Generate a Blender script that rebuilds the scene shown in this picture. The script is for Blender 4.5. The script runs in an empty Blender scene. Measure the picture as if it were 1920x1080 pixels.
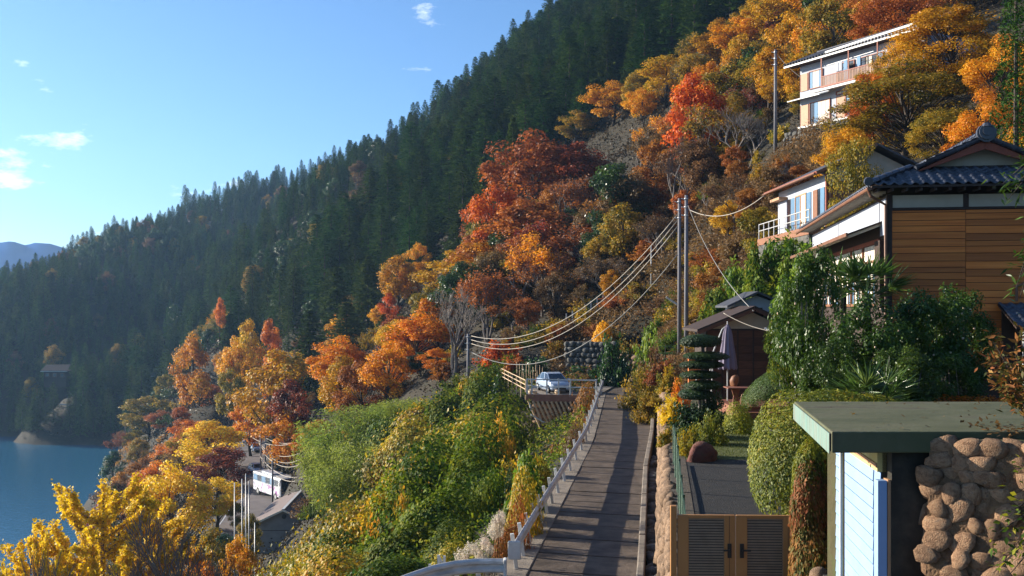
import bpy, bmesh, math, random
import numpy as np
from mathutils import Vector, Matrix, Quaternion
R = math.radians
SC = bpy.context.scene
COL = SC.collection
F, HZ = 1900.0, 575.0                     # focal length and horizon row of the 1920 px photograph

def at(px, py, d):                        # pixel + distance from what it stands on -> metres
    return Vector(((px-960)/F*d, d, (HZ-py)/F*d))

# ------------------------------------------------------------------ camera, sky, sun
cam = bpy.data.objects.new('camera', bpy.data.cameras.new('camera'))
COL.objects.link(cam); SC.camera = cam
cam.rotation_euler = (R(90), 0, 0)
cam.data.sensor_width = 36; cam.data.lens = 36*F/1920; cam.data.shift_y = (HZ-540)/1920
cam.data.clip_start = .1; cam.data.clip_end = 20000
SUN_AZ, SUN_EL = -68.0, 18.0              # degrees clockwise from the view direction (+Y), above horizon
W = bpy.data.worlds.new('World'); SC.world = W; W.use_nodes = True
nt = W.node_tree; nt.nodes.clear()
sky = nt.nodes.new('ShaderNodeTexSky'); sky.sky_type = 'NISHITA'; sky.sun_disc = False
sky.sun_elevation = R(SUN_EL); sky.sun_rotation = R(SUN_AZ); sky.altitude = 600
sky.air_density = 1.0; sky.dust_density = .6; sky.ozone_density = 6.0
bg = nt.nodes.new('ShaderNodeBackground'); bg.inputs[1].default_value = .08
wo = nt.nodes.new('ShaderNodeOutputWorld')
# small fair-weather clouds, drawn in direction space all round the sky
tc = nt.nodes.new('ShaderNodeTexCoord')
mp = nt.nodes.new('ShaderNodeMapping'); mp.inputs['Scale'].default_value = (9, 9, 26); mp.inputs['Location'].default_value = (3.1, 1.7, 3.3)
n1 = nt.nodes.new('ShaderNodeTexNoise'); n1.inputs['Scale'].default_value = 1.0; n1.inputs['Detail'].default_value = 7; n1.inputs['Roughness'].default_value = .62
rp = nt.nodes.new('ShaderNodeValToRGB'); rp.color_ramp.elements[0].position = .63; rp.color_ramp.elements[1].position = .76
rp.color_ramp.elements[1].color = (.75, .75, .75, 1)
mx = nt.nodes.new('ShaderNodeMixRGB'); mx.inputs[2].default_value = (10.5, 10.7, 11, 1)
nt.links.new(tc.outputs['Generated'], mp.inputs[0]); nt.links.new(mp.outputs[0], n1.inputs['Vector'])
nt.links.new(n1.outputs[0], rp.inputs[0]); nt.links.new(rp.outputs[0], mx.inputs[0])
nt.links.new(sky.outputs[0], mx.inputs[1]); nt.links.new(mx.outputs[0], bg.inputs[0]); nt.links.new(bg.outputs[0], wo.inputs[0])
sd = bpy.data.lights.new('sun', 'SUN'); sd.energy = 5.0; sd.angle = R(.5); sd.color = (1, .91, .76)
so = bpy.data.objects.new('sun', sd); COL.objects.link(so)
SV = Vector((math.sin(R(SUN_AZ))*math.cos(R(SUN_EL)), math.cos(R(SUN_AZ))*math.cos(R(SUN_EL)), math.sin(R(SUN_EL))))
so.rotation_euler = SV.to_track_quat('Z', 'Y').to_euler(); so.location = SV*300
vs = SC.view_settings; vs.view_transform = 'Standard'; vs.look = 'None'; vs.exposure = 1.33; vs.gamma = 1
SC.render.engine = 'CYCLES'
SC.cycles.use_denoising = True; SC.cycles.max_bounces = 6; SC.cycles.diffuse_bounces = 3; SC.cycles.transmission_bounces = 4
SC.cycles.glossy_bounces = 3; SC.cycles.volume_bounces = 0; SC.cycles.sample_clamp_indirect = 8

# ------------------------------------------------------------------ materials
MATS = {}
def _ramp(t, cols):
    n = t.nodes.new('ShaderNodeValToRGB'); e = n.color_ramp.elements
    while len(e) < len(cols): e.new(.5)
    for i, c in enumerate(cols):
        e[i].position = i/(len(cols)-1) if len(cols) > 1 else 0; e[i].color = (*c, 1)
    return n
def mat(name, cols, rough=.8, scale=3.0, bump=0.0, bscale=None, metal=0.0, spec=.4, stretch=(1, 1, 1), detail=6, rand=0.0, coord='Object', lo=.3, hi=.7):
    """surface with noise-driven colour, optional relief and per-object variation"""
    if name in MATS: return MATS[name]
    m = bpy.data.materials.new(name); m.use_nodes = True; t = m.node_tree; b = t.nodes['Principled BSDF']
    b.inputs['Roughness'].default_value = rough; b.inputs['Metallic'].default_value = metal
    b.inputs['Specular IOR Level'].default_value = spec
    if not isinstance(cols[0], (tuple, list)): cols = [cols]
    if len(cols) == 1: cols = [cols[0], tuple(c*.8 for c in cols[0])]
    if coord == 'Object':
        v = t.nodes.new('ShaderNodeTexCoord').outputs['Object']
    else:
        v = t.nodes.new('ShaderNodeNewGeometry').outputs['Position']
    mp = t.nodes.new('ShaderNodeMapping'); mp.inputs['Scale'].default_value = stretch; t.links.new(v, mp.inputs[0])
    oi = t.nodes.new('ShaderNodeObjectInfo')
    off = t.nodes.new('ShaderNodeVectorMath'); off.operation = 'ADD'
    sc = t.nodes.new('ShaderNodeVectorMath'); sc.operation = 'SCALE'; sc.inputs[0].default_value = (13.7, 7.3, 31.1)
    t.links.new(oi.outputs['Random'], sc.inputs['Scale']); t.links.new(mp.outputs[0], off.inputs[0]); t.links.new(sc.outputs[0], off.inputs[1])
    n = t.nodes.new('ShaderNodeTexNoise'); n.inputs['Scale'].default_value = scale; n.inputs['Detail'].default_value = detail; n.inputs['Roughness'].default_value = .6
    t.links.new(off.outputs[0], n.inputs['Vector'])
    mr = t.nodes.new('ShaderNodeMapRange'); mr.inputs[1].default_value = lo; mr.inputs[2].default_value = hi
    t.links.new(n.outputs[0], mr.inputs[0])
    r = _ramp(t, cols); t.links.new(mr.outputs[0], r.inputs[0]); out = r.outputs[0]
    if rand:
        h = t.nodes.new('ShaderNodeHueSaturation')
        mv = t.nodes.new('ShaderNodeMapRange'); mv.inputs[3].default_value = 1-rand; mv.inputs[4].default_value = 1+rand
        t.links.new(oi.outputs['Random'], mv.inputs[0]); t.links.new(mv.outputs[0], h.inputs['Value']); t.links.new(out, h.inputs['Color']); out = h.outputs[0]
    t.links.new(out, b.inputs['Base Color'])
    if bump:
        bn = t.nodes.new('ShaderNodeTexNoise'); bn.inputs['Scale'].default_value = bscale or scale*6; bn.inputs['Detail'].default_value = 5
        t.links.new(off.outputs[0], bn.inputs['Vector'])
        bp = t.nodes.new('ShaderNodeBump'); bp.inputs['Strength'].default_value = min(1, bump); bp.inputs['Distance'].default_value = .03*bump
        t.links.new(bn.outputs[0], bp.inputs['Height']); t.links.new(bp.outputs[0], b.inputs['Normal'])
    MATS[name] = m; return m
def leaf(name, cols, trans=.4, rough=.55, spec=.3, hue=.012, val=.2):
    """leaf blades: colour from the per-leaf 'tint', light also passing through the blade"""
    if name in MATS: return MATS[name]
    m = bpy.data.materials.new(name); m.use_nodes = True; t = m.node_tree; b = t.nodes['Principled BSDF']
    b.inputs['Roughness'].default_value = rough; b.inputs['Specular IOR Level'].default_value = spec
    a = t.nodes.new('ShaderNodeAttribute'); a.attribute_name = 'tint'
    r = _ramp(t, cols); t.links.new(a.outputs['Fac'], r.inputs[0])
    oi = t.nodes.new('ShaderNodeObjectInfo'); h = t.nodes.new('ShaderNodeHueSaturation')
    m1 = t.nodes.new('ShaderNodeMapRange'); m1.inputs[3].default_value = .5-hue; m1.inputs[4].default_value = .5+hue
    ml = t.nodes.new('ShaderNodeMath'); ml.operation = 'MULTIPLY_ADD'; ml.inputs[1].default_value = 7.31; ml.inputs[2].default_value = .17
    fr = t.nodes.new('ShaderNodeMath'); fr.operation = 'FRACT'
    m2 = t.nodes.new('ShaderNodeMapRange'); m2.inputs[3].default_value = 1-val; m2.inputs[4].default_value = 1+val
    t.links.new(oi.outputs['Random'], m1.inputs[0]); t.links.new(oi.outputs['Random'], ml.inputs[0]); t.links.new(ml.outputs[0], fr.inputs[0]); t.links.new(fr.outputs[0], m2.inputs[0])
    t.links.new(m1.outputs[0], h.inputs['Hue']); t.links.new(m2.outputs[0], h.inputs['Value']); t.links.new(r.outputs[0], h.inputs['Color'])
    t.links.new(h.outputs[0], b.inputs['Base Color'])
    tr = t.nodes.new('ShaderNodeBsdfTranslucent'); t.links.new(h.outputs[0], tr.inputs[0])
    ms = t.nodes.new('ShaderNodeMixShader'); ms.inputs[0].default_value = trans
    t.links.new(b.outputs[0], ms.inputs[1]); t.links.new(tr.outputs[0], ms.inputs[2])
    t.links.new(ms.outputs[0], t.nodes['Material Output'].inputs[0])
    MATS[name] = m; return m
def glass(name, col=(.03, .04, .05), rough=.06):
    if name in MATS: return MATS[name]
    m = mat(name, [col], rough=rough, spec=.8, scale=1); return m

# ------------------------------------------------------------------ mesh helpers
def link(o, parent=None):
    COL.objects.link(o)
    if parent is not None: o.parent = parent
    return o
def tag(o, label, cat, group=None):
    o['label'] = label; o['category'] = cat
    if group: o['group'] = group
    return o
def thing(name, label, cat, loc=(0, 0, 0), rz=0.0, group=None):
    o = bpy.data.objects.new(name, None); COL.objects.link(o); o.location = loc; o.rotation_euler = (0, 0, rz)
    o.empty_display_size = .2
    return tag(o, label, cat, group)
class MB:
    def __init__(s): s.v = []; s.f = []
    def add(s, vs, fs):
        k = len(s.v); s.v += [tuple(p) for p in vs]; s.f += [tuple(i+k for i in f) for f in fs]; return s
    def box(s, x0, x1, y0, y1, z0, z1):
        return s.add([(x0, y0, z0), (x1, y0, z0), (x1, y1, z0), (x0, y1, z0), (x0, y0, z1), (x1, y0, z1), (x1, y1, z1), (x0, y1, z1)],
                     [(3, 2, 1, 0), (4, 5, 6, 7), (0, 1, 5, 4), (1, 2, 6, 5), (2, 3, 7, 6), (3, 0, 4, 7)])
    def bar(s, a, b, w, h=None, up=(0, 0, 1)):
        a, b = Vector(a), Vector(b); h = h or w; d = (b-a).normalized(); u = Vector(up)
        if abs(d.dot(u)) > .98: u = Vector((0, 1, 0))
        x = d.cross(u).normalized(); z = x.cross(d)
        q = [(-w/2, -h/2), (w/2, -h/2), (w/2, h/2), (-w/2, h/2)]
        return s.add([p+x*i+z*j for p in (a, b) for i, j in q], [(3, 2, 1, 0), (4, 5, 6, 7), (0, 1, 5, 4), (1, 2, 6, 5), (2, 3, 7, 6), (3, 0, 4, 7)])
    def tube(s, pts, rad, n=8, caps=True):
        pts = [Vector(p) for p in pts]
        if not isinstance(rad, (list, tuple)): rad = [rad]*len(pts)
        k = len(s.v); prev = None
        for i, p in enumerate(pts):
            d = (pts[min(i+1, len(pts)-1)]-pts[max(i-1, 0)]).normalized()
            if prev is None:
                prev = d.orthogonal().normalized()
            x = (prev-d*prev.dot(d))
            x = x.normalized() if x.length > 1e-6 else d.orthogonal().normalized()
            prev = x; y = d.cross(x)
            for j in range(n):
                a = 2*math.pi*j/n; s.v.append(tuple(p+(x*math.cos(a)+y*math.sin(a))*rad[i]))
        for i in range(len(pts)-1):
            for j in range(n):
                s.f.append((k+i*n+j, k+i*n+(j+1) % n, k+(i+1)*n+(j+1) % n, k+(i+1)*n+j))
        if caps:
            s.f.append(tuple(k+j for j in reversed(range(n)))); s.f.append(tuple(k+(len(pts)-1)*n+j for j in range(n)))
        return s
    def ext(s, poly, vec):
        n = len(poly); v = Vector(vec); p = [Vector(q) for q in poly]
        return s.add(p+[q+v for q in p], [tuple(reversed(range(n))), tuple(range(n, 2*n))]+[(i, (i+1) % n, n+(i+1) % n, n+i) for i in range(n)])
    def mesh(s, name):
        me = bpy.data.meshes.new(name); me.from_pydata(s.v, [], s.f); me.update(); return me
    def build(s, name, m, parent=None, bevel=0, smooth=False, loc=None):
        me = s.mesh(name)
        bm = bmesh.new(); bm.from_mesh(me); bmesh.ops.recalc_face_normals(bm, faces=bm.faces); bm.to_mesh(me); bm.free()
        o = bpy.data.objects.new(name, me); link(o, parent); me.materials.append(m)
        if smooth: me.polygons.foreach_set('use_smooth', [True]*len(me.polygons))
        if bevel:
            b = o.modifiers.new('bevel', 'BEVEL'); b.width = bevel; b.segments = 2; b.limit_method = 'ANGLE'
        if loc is not None: o.location = loc
        return o
def box(name, m, parent, x0, x1, y0, y1, z0, z1, bevel=0): return MB().box(x0, x1, y0, y1, z0, z1).build(name, m, parent, bevel)
def copy_of(o, parent=None, loc=None, rot=None, scale=None, m=None):
    c = o.copy(); COL.objects.link(c); c.parent = parent
    if loc is not None: c.location = loc
    if rot is not None: c.rotation_euler = rot
    if scale is not None: c.scale = scale
    if m is not None: c.material_slots[0].link = 'OBJECT'; c.material_slots[0].material = m
    return c
def inst(name, me, parent=None, loc=(0, 0, 0), rot=(0, 0, 0), scale=(1, 1, 1), m=None):
    o = bpy.data.objects.new(name, me); link(o, parent); o.location = loc; o.rotation_euler = rot; o.scale = scale
    if m is not None:
        if not me.materials: me.materials.append(m)
        o.material_slots[0].link = 'OBJECT'; o.material_slots[0].material = m
    return o
def struct(o): o['kind'] = 'structure'; return o

RNG = np.random.default_rng(11); random.seed(11)
def unit(v): return v/np.maximum(np.linalg.norm(v, axis=1, keepdims=True), 1e-9)
def leaf_mesh(name, P, N, L, Wd, tint, rng, droop=.0, fold=.18, T=None, lift=0.0):
    """n folded leaf blades (two triangles each) at points P with normals N"""
    n = len(P); N = unit(N+rng.normal(0, .35, (n, 3)))
    if T is None: T = rng.normal(0, 1, (n, 3))
    T = T.copy(); T[:, 2] -= droop; T = unit(T-N*(T*N).sum(1, keepdims=True)*(1-lift)); B = np.cross(N, T)
    L = (L*rng.uniform(.65, 1.25, n))[:, None]; w = L*Wd*.5
    mid = P+T*L*.42
    V = np.stack([P, mid+B*w+N*w*fold, P+T*L, mid-B*w+N*w*fold], 1).reshape(-1, 3)
    i = np.arange(n)*4; Fc = np.stack([i, i+1, i+2, i, i+2, i+3], 1).reshape(-1)
    me = bpy.data.meshes.new(name); me.vertices.add(4*n); me.vertices.foreach_set('co', V.astype(np.float32).ravel())
    me.loops.add(6*n); me.loops.foreach_set('vertex_index', Fc.astype(np.int32)); me.polygons.add(2*n)
    me.polygons.foreach_set('loop_start', np.arange(0, 6*n, 3, dtype=np.int32)); me.update(calc_edges=True)
    at_ = me.attributes.new('tint', 'FLOAT', 'POINT'); at_.data.foreach_set('value', np.repeat(np.clip(tint, 0, 1), 4).astype(np.float32))
    return me
def lump(d, rng_seed, k=9, amp=.25):
    """smooth random bumps over directions d"""
    r = np.random.default_rng(rng_seed); c = unit(r.normal(0, 1, (k, 3))); a = r.uniform(-1, 1, k)
    return 1+amp*(np.exp(-((d[:, None, :]-c[None])**2).sum(2)/.35)*a).sum(1)
# ------------------------------------------------------------------ terrain
LAKE = -49.0
def XL(y): return np.interp(y, [0, 25.7, 50, 84, 100], [-3.63, .10, 3.68, 7.6, 9.4])      # guard rail line of the lane
def XR(y): return np.interp(y, [0, 25.2, 40, 52.7, 64, 84, 100], [-.6, 3.12, 5.18, 7.2, 8.8, 11.2, 13.2])   # kerb wall line
CP = []
for a in [ # hillside behind the lane
    (1290, 668, 75), (1200, 620, 95), (1100, 600, 112), (1000, 630, 110), (1180, 470, 130), (1300, 380, 122), (1400, 270, 118), (1450, 275, 100),
    (1300, 170, 160), (1150, 270, 180), (1400, 30, 190), (1700, 20, 150), (1900, -60, 150), (1000, 430, 155), (900, 540, 145), (800, 640, 140),
    (700, 600, 190), (650, 740, 138), (600, 800, 135), (530, 800, 165), (450, 815, 195), (360, 730, 240), (420, 620, 300), (760, 720, 110), (860, 715, 96),
    (1500, 255, 94), (1640, 215, 86), (1480, 450, 62), (1560, 440, 58), (1850, 250, 70), (1700, 300, 64), (1950, 300, 50), (1400, 480, 80), (1340, 560, 78),
    # conifer mountain
    (600, 520, 280), (700, 440, 280), (850, 370, 250), (900, 230, 330), (1000, 280, 250), (1100, 130, 290), (1200, 80, 260), (1300, 20, 260), (1020, 55, 400),
    (1150, -40, 390), (1300, -90, 350), (1500, -150, 300), (1800, -160, 260), (870, 198, 430), (755, 345, 440), (800, 285, 435), (600, 382, 420), (500, 462, 390), (420, 600, 345), (340, 700, 320),
    (950, 160, 370), (800, 320, 360), (700, 350, 370), (560, 470, 350), (480, 560, 330),
    # hollow and far spur
    (600, 430, 490), (500, 510, 460), (400, 640, 400), (880, 230, 520), (750, 375, 540), (1020, 130, 520), (680, 372, 470), (690, 360, 600),
    (0, 820, 380), (100, 800, 384), (100, 705, 400), (200, 640, 430), (200, 520, 490), (100, 540, 470), (0, 580, 460), (300, 560, 480), (300, 470, 530), (330, 415, 640),
    (440, 372, 720), (440, 480, 560), (560, 384, 740), (640, 345, 760), (200, 462, 570), (100, 500, 530), (0, 562, 505), (-150, 660, 490), (-330, 760, 470), (240, 800, 372), (300, 760, 372),
    (750, 400, 800), (960, 260, 800), (1150, 160, 750)]:
    CP.append(tuple(at(*a)))
CP += [(-330, 560, -52), (-420, 480, -56), (-250, 700, 0), (-100, 900, 40), (150, 900, 40), (400, 900, 80), (600, 600, 160), (500, 300, 150), (300, 100, 90), (200, 20, 60), (120, -30, 30),
       (-600, 900, -56), (-700, 400, -60), (-700, 0, -60), (-300, 0, -60), (-300, -60, -60), (700, 900, 120), (-300, 1000, -40)]
# lake bed, shore and the village shelf
CP += [(-150, 250, -60), (-125, 190, -60), (-200, 330, -58), (-100, 140, -59), (-95, 90, -59), (-90, 40, -58), (-250, 200, -62), (-180, 360, -55), (-230, 366, -54), (-140, 340, -56),
       (-112, 306, -47.5), (-104, 280, -47.5), (-128, 352, -47.5), (-88, 230, -48), (-74, 180, -48), (-66, 140, -48), (-62, 100, -48), (-60, 60, -47), (-58, 20, -47),
       (-33, 142, -26), (-38, 142, -26.2), (-28, 142, -26), (-49, 190, -26), (-55, 190, -26.3), (-43, 190, -26), (-24, 110, -26.4), (-30, 110, -26.6), (-22, 85, -26.5), (-30, 80, -27), (-26, 60, -26), (-40, 150, -28.5), (-36, 110, -29), (-48, 150, -33),
       (-62, 240, -26), (-56, 240, -25.5), (-72, 262, -26.2), (-80, 300, -26), (-105, 340, -26.5), (-128, 380, -28), (-168, 382, -28), (-136, 366, -36), (-175, 366, -38)]
# bank below the lane
for y in (14, 22, 30, 38, 46, 56, 66, 78):
    x0 = float(XL(y))
    CP += [(x0-.6, y, -6.85), (x0-4, y, -8.6), (x0-8, y, -11.3), (x0-14, y, -16), (x0-22, y, -23)]
    CP += [(x0+2, y, -6.95)]
for y in (14, 22, 30, 38, 46, 54): CP += [(float(XR(y))+4, y, -6.5), (float(XR(y))+9, y, -6.2), (float(XR(y))+16, y, -5)]
CP += [(6, 88, -6.8), (10, 92, -6.7), (3.5, 80, -7.2), (0, 82, -7.8), (-2, 88, -8), (0, -20, -8), (0, 0, -7.5), (10, 0, -6), (20, 0, -2), (-20, 0, -20), (14, 64, -4.6), (11, 66, -6.3), (40, 30, 3), (30, 40, 0), (60, 60, 25)]
CP = np.array(CP, float)
_c = CP[:, :2]; _n = len(_c)
_A = np.linalg.norm(_c[:, None]-_c[None], axis=2); _A[np.arange(_n), np.arange(_n)] -= .35
_M = np.zeros((_n+3, _n+3)); _M[:_n, :_n] = _A; _M[:_n, _n] = 1; _M[:_n, _n+1:] = _c; _M[_n, :_n] = 1; _M[_n+1:, :_n] = _c.T
_w = np.linalg.solve(_M, np.concatenate([CP[:, 2], [0, 0, 0]]))
def sst(a, b, x): t = np.clip((x-a)/(b-a), 0, 1); return t*t*(3-2*t)
def gz(x, y):
    x = np.atleast_1d(np.asarray(x, float)); y = np.atleast_1d(np.asarray(y, float)); out = np.empty(x.shape).ravel()
    q = np.stack([x.ravel(), y.ravel()], 1)
    for i in range(0, len(q), 8000):
        s = q[i:i+8000]; out[i:i+8000] = np.linalg.norm(s[:, None]-_c[None], axis=2)@_w[:_n]+_w[_n]+s@_w[_n+1:]
    out = out.reshape(x.shape)
    # broad uneven relief, fading out near the lane and village
    far = sst(90, 200, y)
    out = out+far*(2.2*np.sin(x*.043+1.3*np.sin(y*.027))+1.8*np.cos(y*.051+x*.021))
    ul = x-XL(y); ur = x-XR(y)
    m = sst(-1.6, -.9, ul)*(1-sst(.3, .9, ur))*sst(2, 8, y)*(1-sst(90, 97, y))      # the lane is level
    out = out*(1-m)+(-6.95)*m
    g = sst(.2, .6, ur)*(1-sst(16, 24, ur))*(1-sst(52, 58, y))                        # under the garden terraces
    out = out*(1-g)+np.minimum(out, -7.0)*g
    vx = vroad(y); v = (1-sst(3.2, 7.5, np.abs(x-vx)))*sst(70, 80, y)*(1-sst(240, 270, y))
    out = out*(1-v)+(-26.3)*v
    return out
def vroad(y): return np.interp(y, [60, 90, 110, 125, 142, 165, 190, 215, 240, 270], [-24.5, -27.2, -31, -33.0, -35.6, -42.5, -48.8, -55, -60, -70])
def gz1(x, y): return float(gz([x], [y])[0])
# ------------------------------------------------------------------ setting: ground, lake, far mountain
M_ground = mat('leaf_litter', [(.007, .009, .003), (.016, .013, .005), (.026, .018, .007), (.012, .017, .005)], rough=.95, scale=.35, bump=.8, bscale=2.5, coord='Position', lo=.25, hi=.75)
xs = np.concatenate([np.arange(-900, -260, 40), np.arange(-260, -70, 7), np.arange(-70, -12, 2.0), np.arange(-12, 34, .8), np.arange(34, 80, 4), np.arange(80, 240, 10), np.arange(240, 901, 44)])
ys = np.concatenate([np.arange(-80, 8, 8), np.arange(8, 100, 1.4), np.arange(100, 200, 4), np.arange(200, 460, 7), np.arange(460, 700, 12), np.arange(700, 1001, 30)])
gx, gy = np.meshgrid(xs, ys); gzz = gz(gx, gy)
gzz = gzz+RNG.normal(0, .05, gx.shape)*(gy > 12)*(gy < 200)
V = np.stack([gx, gy, gzz], -1).reshape(-1, 3); nx_, ny_ = len(xs), len(ys)
ii = (np.arange(ny_-1)[:, None]*nx_+np.arange(nx_-1)[None]).ravel()
me = bpy.data.meshes.new('ground'); me.from_pydata(V.tolist(), [], np.stack([ii, ii+1, ii+1+nx_, ii+nx_], 1).tolist())
me.polygons.foreach_set('use_smooth', [True]*len(me.polygons)); me.materials.append(M_ground)
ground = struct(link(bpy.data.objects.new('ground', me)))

M_water = bpy.data.materials.new('lake_water'); M_water.use_nodes = True
t = M_water.node_tree; b = t.nodes['Principled BSDF']; b.inputs['Base Color'].default_value = (.02, .10, .18, 1); b.inputs['Roughness'].default_value = .16; b.inputs['IOR'].default_value = 1.33
g = t.nodes.new('ShaderNodeNewGeometry'); bp = t.nodes.new('ShaderNodeBump'); bp.inputs['Strength'].default_value = .55; bp.inputs['Distance'].default_value = .25
w1 = t.nodes.new('ShaderNodeTexNoise'); w1.inputs['Scale'].default_value = .55; w1.inputs['Detail'].default_value = 5; w1.inputs['Roughness'].default_value = .62
t.links.new(g.outputs['Position'], w1.inputs['Vector']); t.links.new(w1.outputs[0], bp.inputs['Height']); t.links.new(bp.outputs[0], b.inputs['Normal'])
lk = MB().add([(-6000, -1500, LAKE), (900, -1500, LAKE), (900, 6000, LAKE), (-6000, 6000, LAKE)], [(0, 1, 2, 3)]).build('lake', M_water); struct(lk)

M_far = mat('haze_blue_forest', [(.015, .05, .20), (.02, .07, .25)], rough=1, scale=.01, coord='Position', spec=0)  # blue of the distant haze put into the forest colour
mb = MB(); rows = []
prof = [(-700, 640), (-500, 560), (-330, 505), (-220, 478), (-120, 470), (-60, 462), (0, 455), (22, 452), (48, 460), (66, 455), (95, 457), (130, 468), (170, 490), (230, 530), (330, 600)]
for k, (dd, s) in enumerate([(1750, 0), (1800, .35), (1860, .75), (1900, 1), (1980, .7), (2100, 0)]):
    r = []
    for j, (px, py) in enumerate(np.array([(p, np.interp(p, [q[0] for q in prof], [q[1] for q in prof])) for p in np.linspace(-700, 330, 110)])):
        top = at(px, py, 1900); z = LAKE-3+(top.z-LAKE+3)*s*(1+.03*math.sin(j*.9+k*2.1)*(s < 1))
        r.append((top.x*dd/1900, dd, z))
    rows.append(r)
mb.v = [p for r in rows for p in r]; n = 110
mb.f = [(k*n+j, k*n+j+1, (k+1)*n+j+1, (k+1)*n+j) for k in range(5) for j in range(n-1)]
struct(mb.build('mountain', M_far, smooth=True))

# ------------------------------------------------------------------ the lane: ribbed concrete slabs
M_conc = mat('lane_concrete', [(.05, .036, .026), (.09, .066, .048), (.14, .104, .076)], rough=.75, scale=1.6, bump=.8, bscale=10, rand=.035, coord='Position', spec=.3)
M_edge = mat('edge_concrete', [(.10, .085, .07), (.2, .165, .13), (.26, .21, .16)], rough=.9, scale=1.5, bump=.8, bscale=20, coord='Position')
M_tar = mat('joint_tar', [(.02, .02, .022), (.03, .03, .03)], rough=.9)
lane = struct(MB().add([(float(XL(y))+sx, y, -6.80) for y in range(12, 97, 3) for sx in (-.45,)]+[(float(XR(y))+.05, y, -6.80) for y in range(12, 97, 3)],
    [(i, i+29, i+30, i+1) for i in range(28)]).build('lane', M_tar))
yj = 12.6
while yj < 95:
    st = 1.85 if yj < 55 else 2.6
    y0, y1 = yj+.045, yj+st-.045
    l0, l1, r0, r1 = float(XL(y0))+.36, float(XL(y1))+.36, float(XR(y0))-.02, float(XR(y1))-.02
    sk = .5
    dz = random.uniform(-.008, .008)
    MB().ext([(l0, y0+sk*.5, -6.83), (r0, y0-sk, -6.83), (r1, y1-sk, -6.83), (l1, y1+sk*.5, -6.83)], (0, 0, .13+dz)).build('slab', M_conc, lane, bevel=.012)
    yj += st
for y in range(12, 94, 4):   # edge strip under the guard rail
    MB().ext([(float(XL(y))-.42, y, -6.95), (float(XL(y))+.33, y, -6.95), (float(XL(y+3.97))+.33, y+3.97, -6.95), (float(XL(y+3.97))-.42, y+3.97, -6.95)], (0, 0, .27)).build('edge_block', M_edge, lane, bevel=.02)

# ------------------------------------------------------------------ kerb wall, gutter boulders and the garden's stone wall
M_stone = mat('field_stone', [(.075, .045, .028), (.16, .10, .06), (.24, .15, .088), (.11, .08, .055)], rough=.9, scale=4, bump=1, bscale=22, rand=.28)
M_stone2 = mat('grey_boulder', [(.05, .048, .045), (.10, .095, .085), (.15, .14, .12)], rough=.9, scale=3, bump=1, bscale=16, rand=.25)
M_mortar = mat('mortar', [(.05, .042, .034), (.1, .08, .06)], rough=1, scale=6, bump=1)
def rock_mesh(seed, sx=1, sy=1, sz=1, sub=2, rough=.16):
    bm = bmesh.new(); bmesh.ops.create_icosphere(bm, subdivisions=sub, radius=.5)
    d = unit(np.array([v.co[:] for v in bm.verts])); rs = np.random.default_rng(seed)
    pn = unit(rs.normal(0, 1, (11, 3))); pd_ = rs.uniform(.62, 1.0, 11)                       # cut by random planes: blunt facets
    r = np.minimum(1.12, np.min(np.where(d@pn.T > .12, pd_[None]/np.maximum(d@pn.T, .12), 9), 1))*lump(d, seed, 9, .14)
    for v, k, e in zip(bm.verts, r, rs.normal(0, rough*.25, len(r))):
        c = v.co*(k+e); c = Vector([math.copysign(abs(q)**.85*.5**.15, q) for q in c]); v.co = Vector((c.x*sx, c.y*sy, c.z*sz))
    me = bpy.data.meshes.new('stone'); bm.to_mesh(me); bm.free()
    me.polygons.foreach_set('use_smooth', [True]*len(me.polygons)); me.materials.append(M_stone); return me
ROCKS = [rock_mesh(100+i, sub=1 if i < 6 else 2) for i in range(12)]
kw = thing('kerb_wall', 'low sun-warmed concrete kerb wall along the lane beside a gutter of boulders', 'wall')
mb = MB(); yy = list(range(13, 66, 3))
for a, c in zip(yy[:-1], yy[1:]):
    x0, x1 = float(XR(a)), float(XR(c))
    MB().ext([(x0, a+.01, -6.9), (x0+.19, a+.01, -6.9), (x1+.19, c-.01, -6.9), (x1, c-.01, -6.9)], (0, 0, .62+random.uniform(-.02, .02))).build('block', M_edge, kw, bevel=.03)
y = 14.0; k = 0
while y < 44:
    s = random.uniform(.36, .62); k += 1
    o = inst('boulder', ROCKS[6+k % 6], None, (float(XR(y))+.40, y, -6.72+random.uniform(-.05, .12)), (random.uniform(-.3, .3), random.uniform(-.3, .3), random.uniform(0, 6)), (.42, s*1.25, s), M_stone2)
    tag(o, 'rounded grey boulder lying in the gutter between kerb wall and stone wall', 'boulder', 'boulders in the gutter'); y += s*1.05
GARDEN = -4.6
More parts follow.
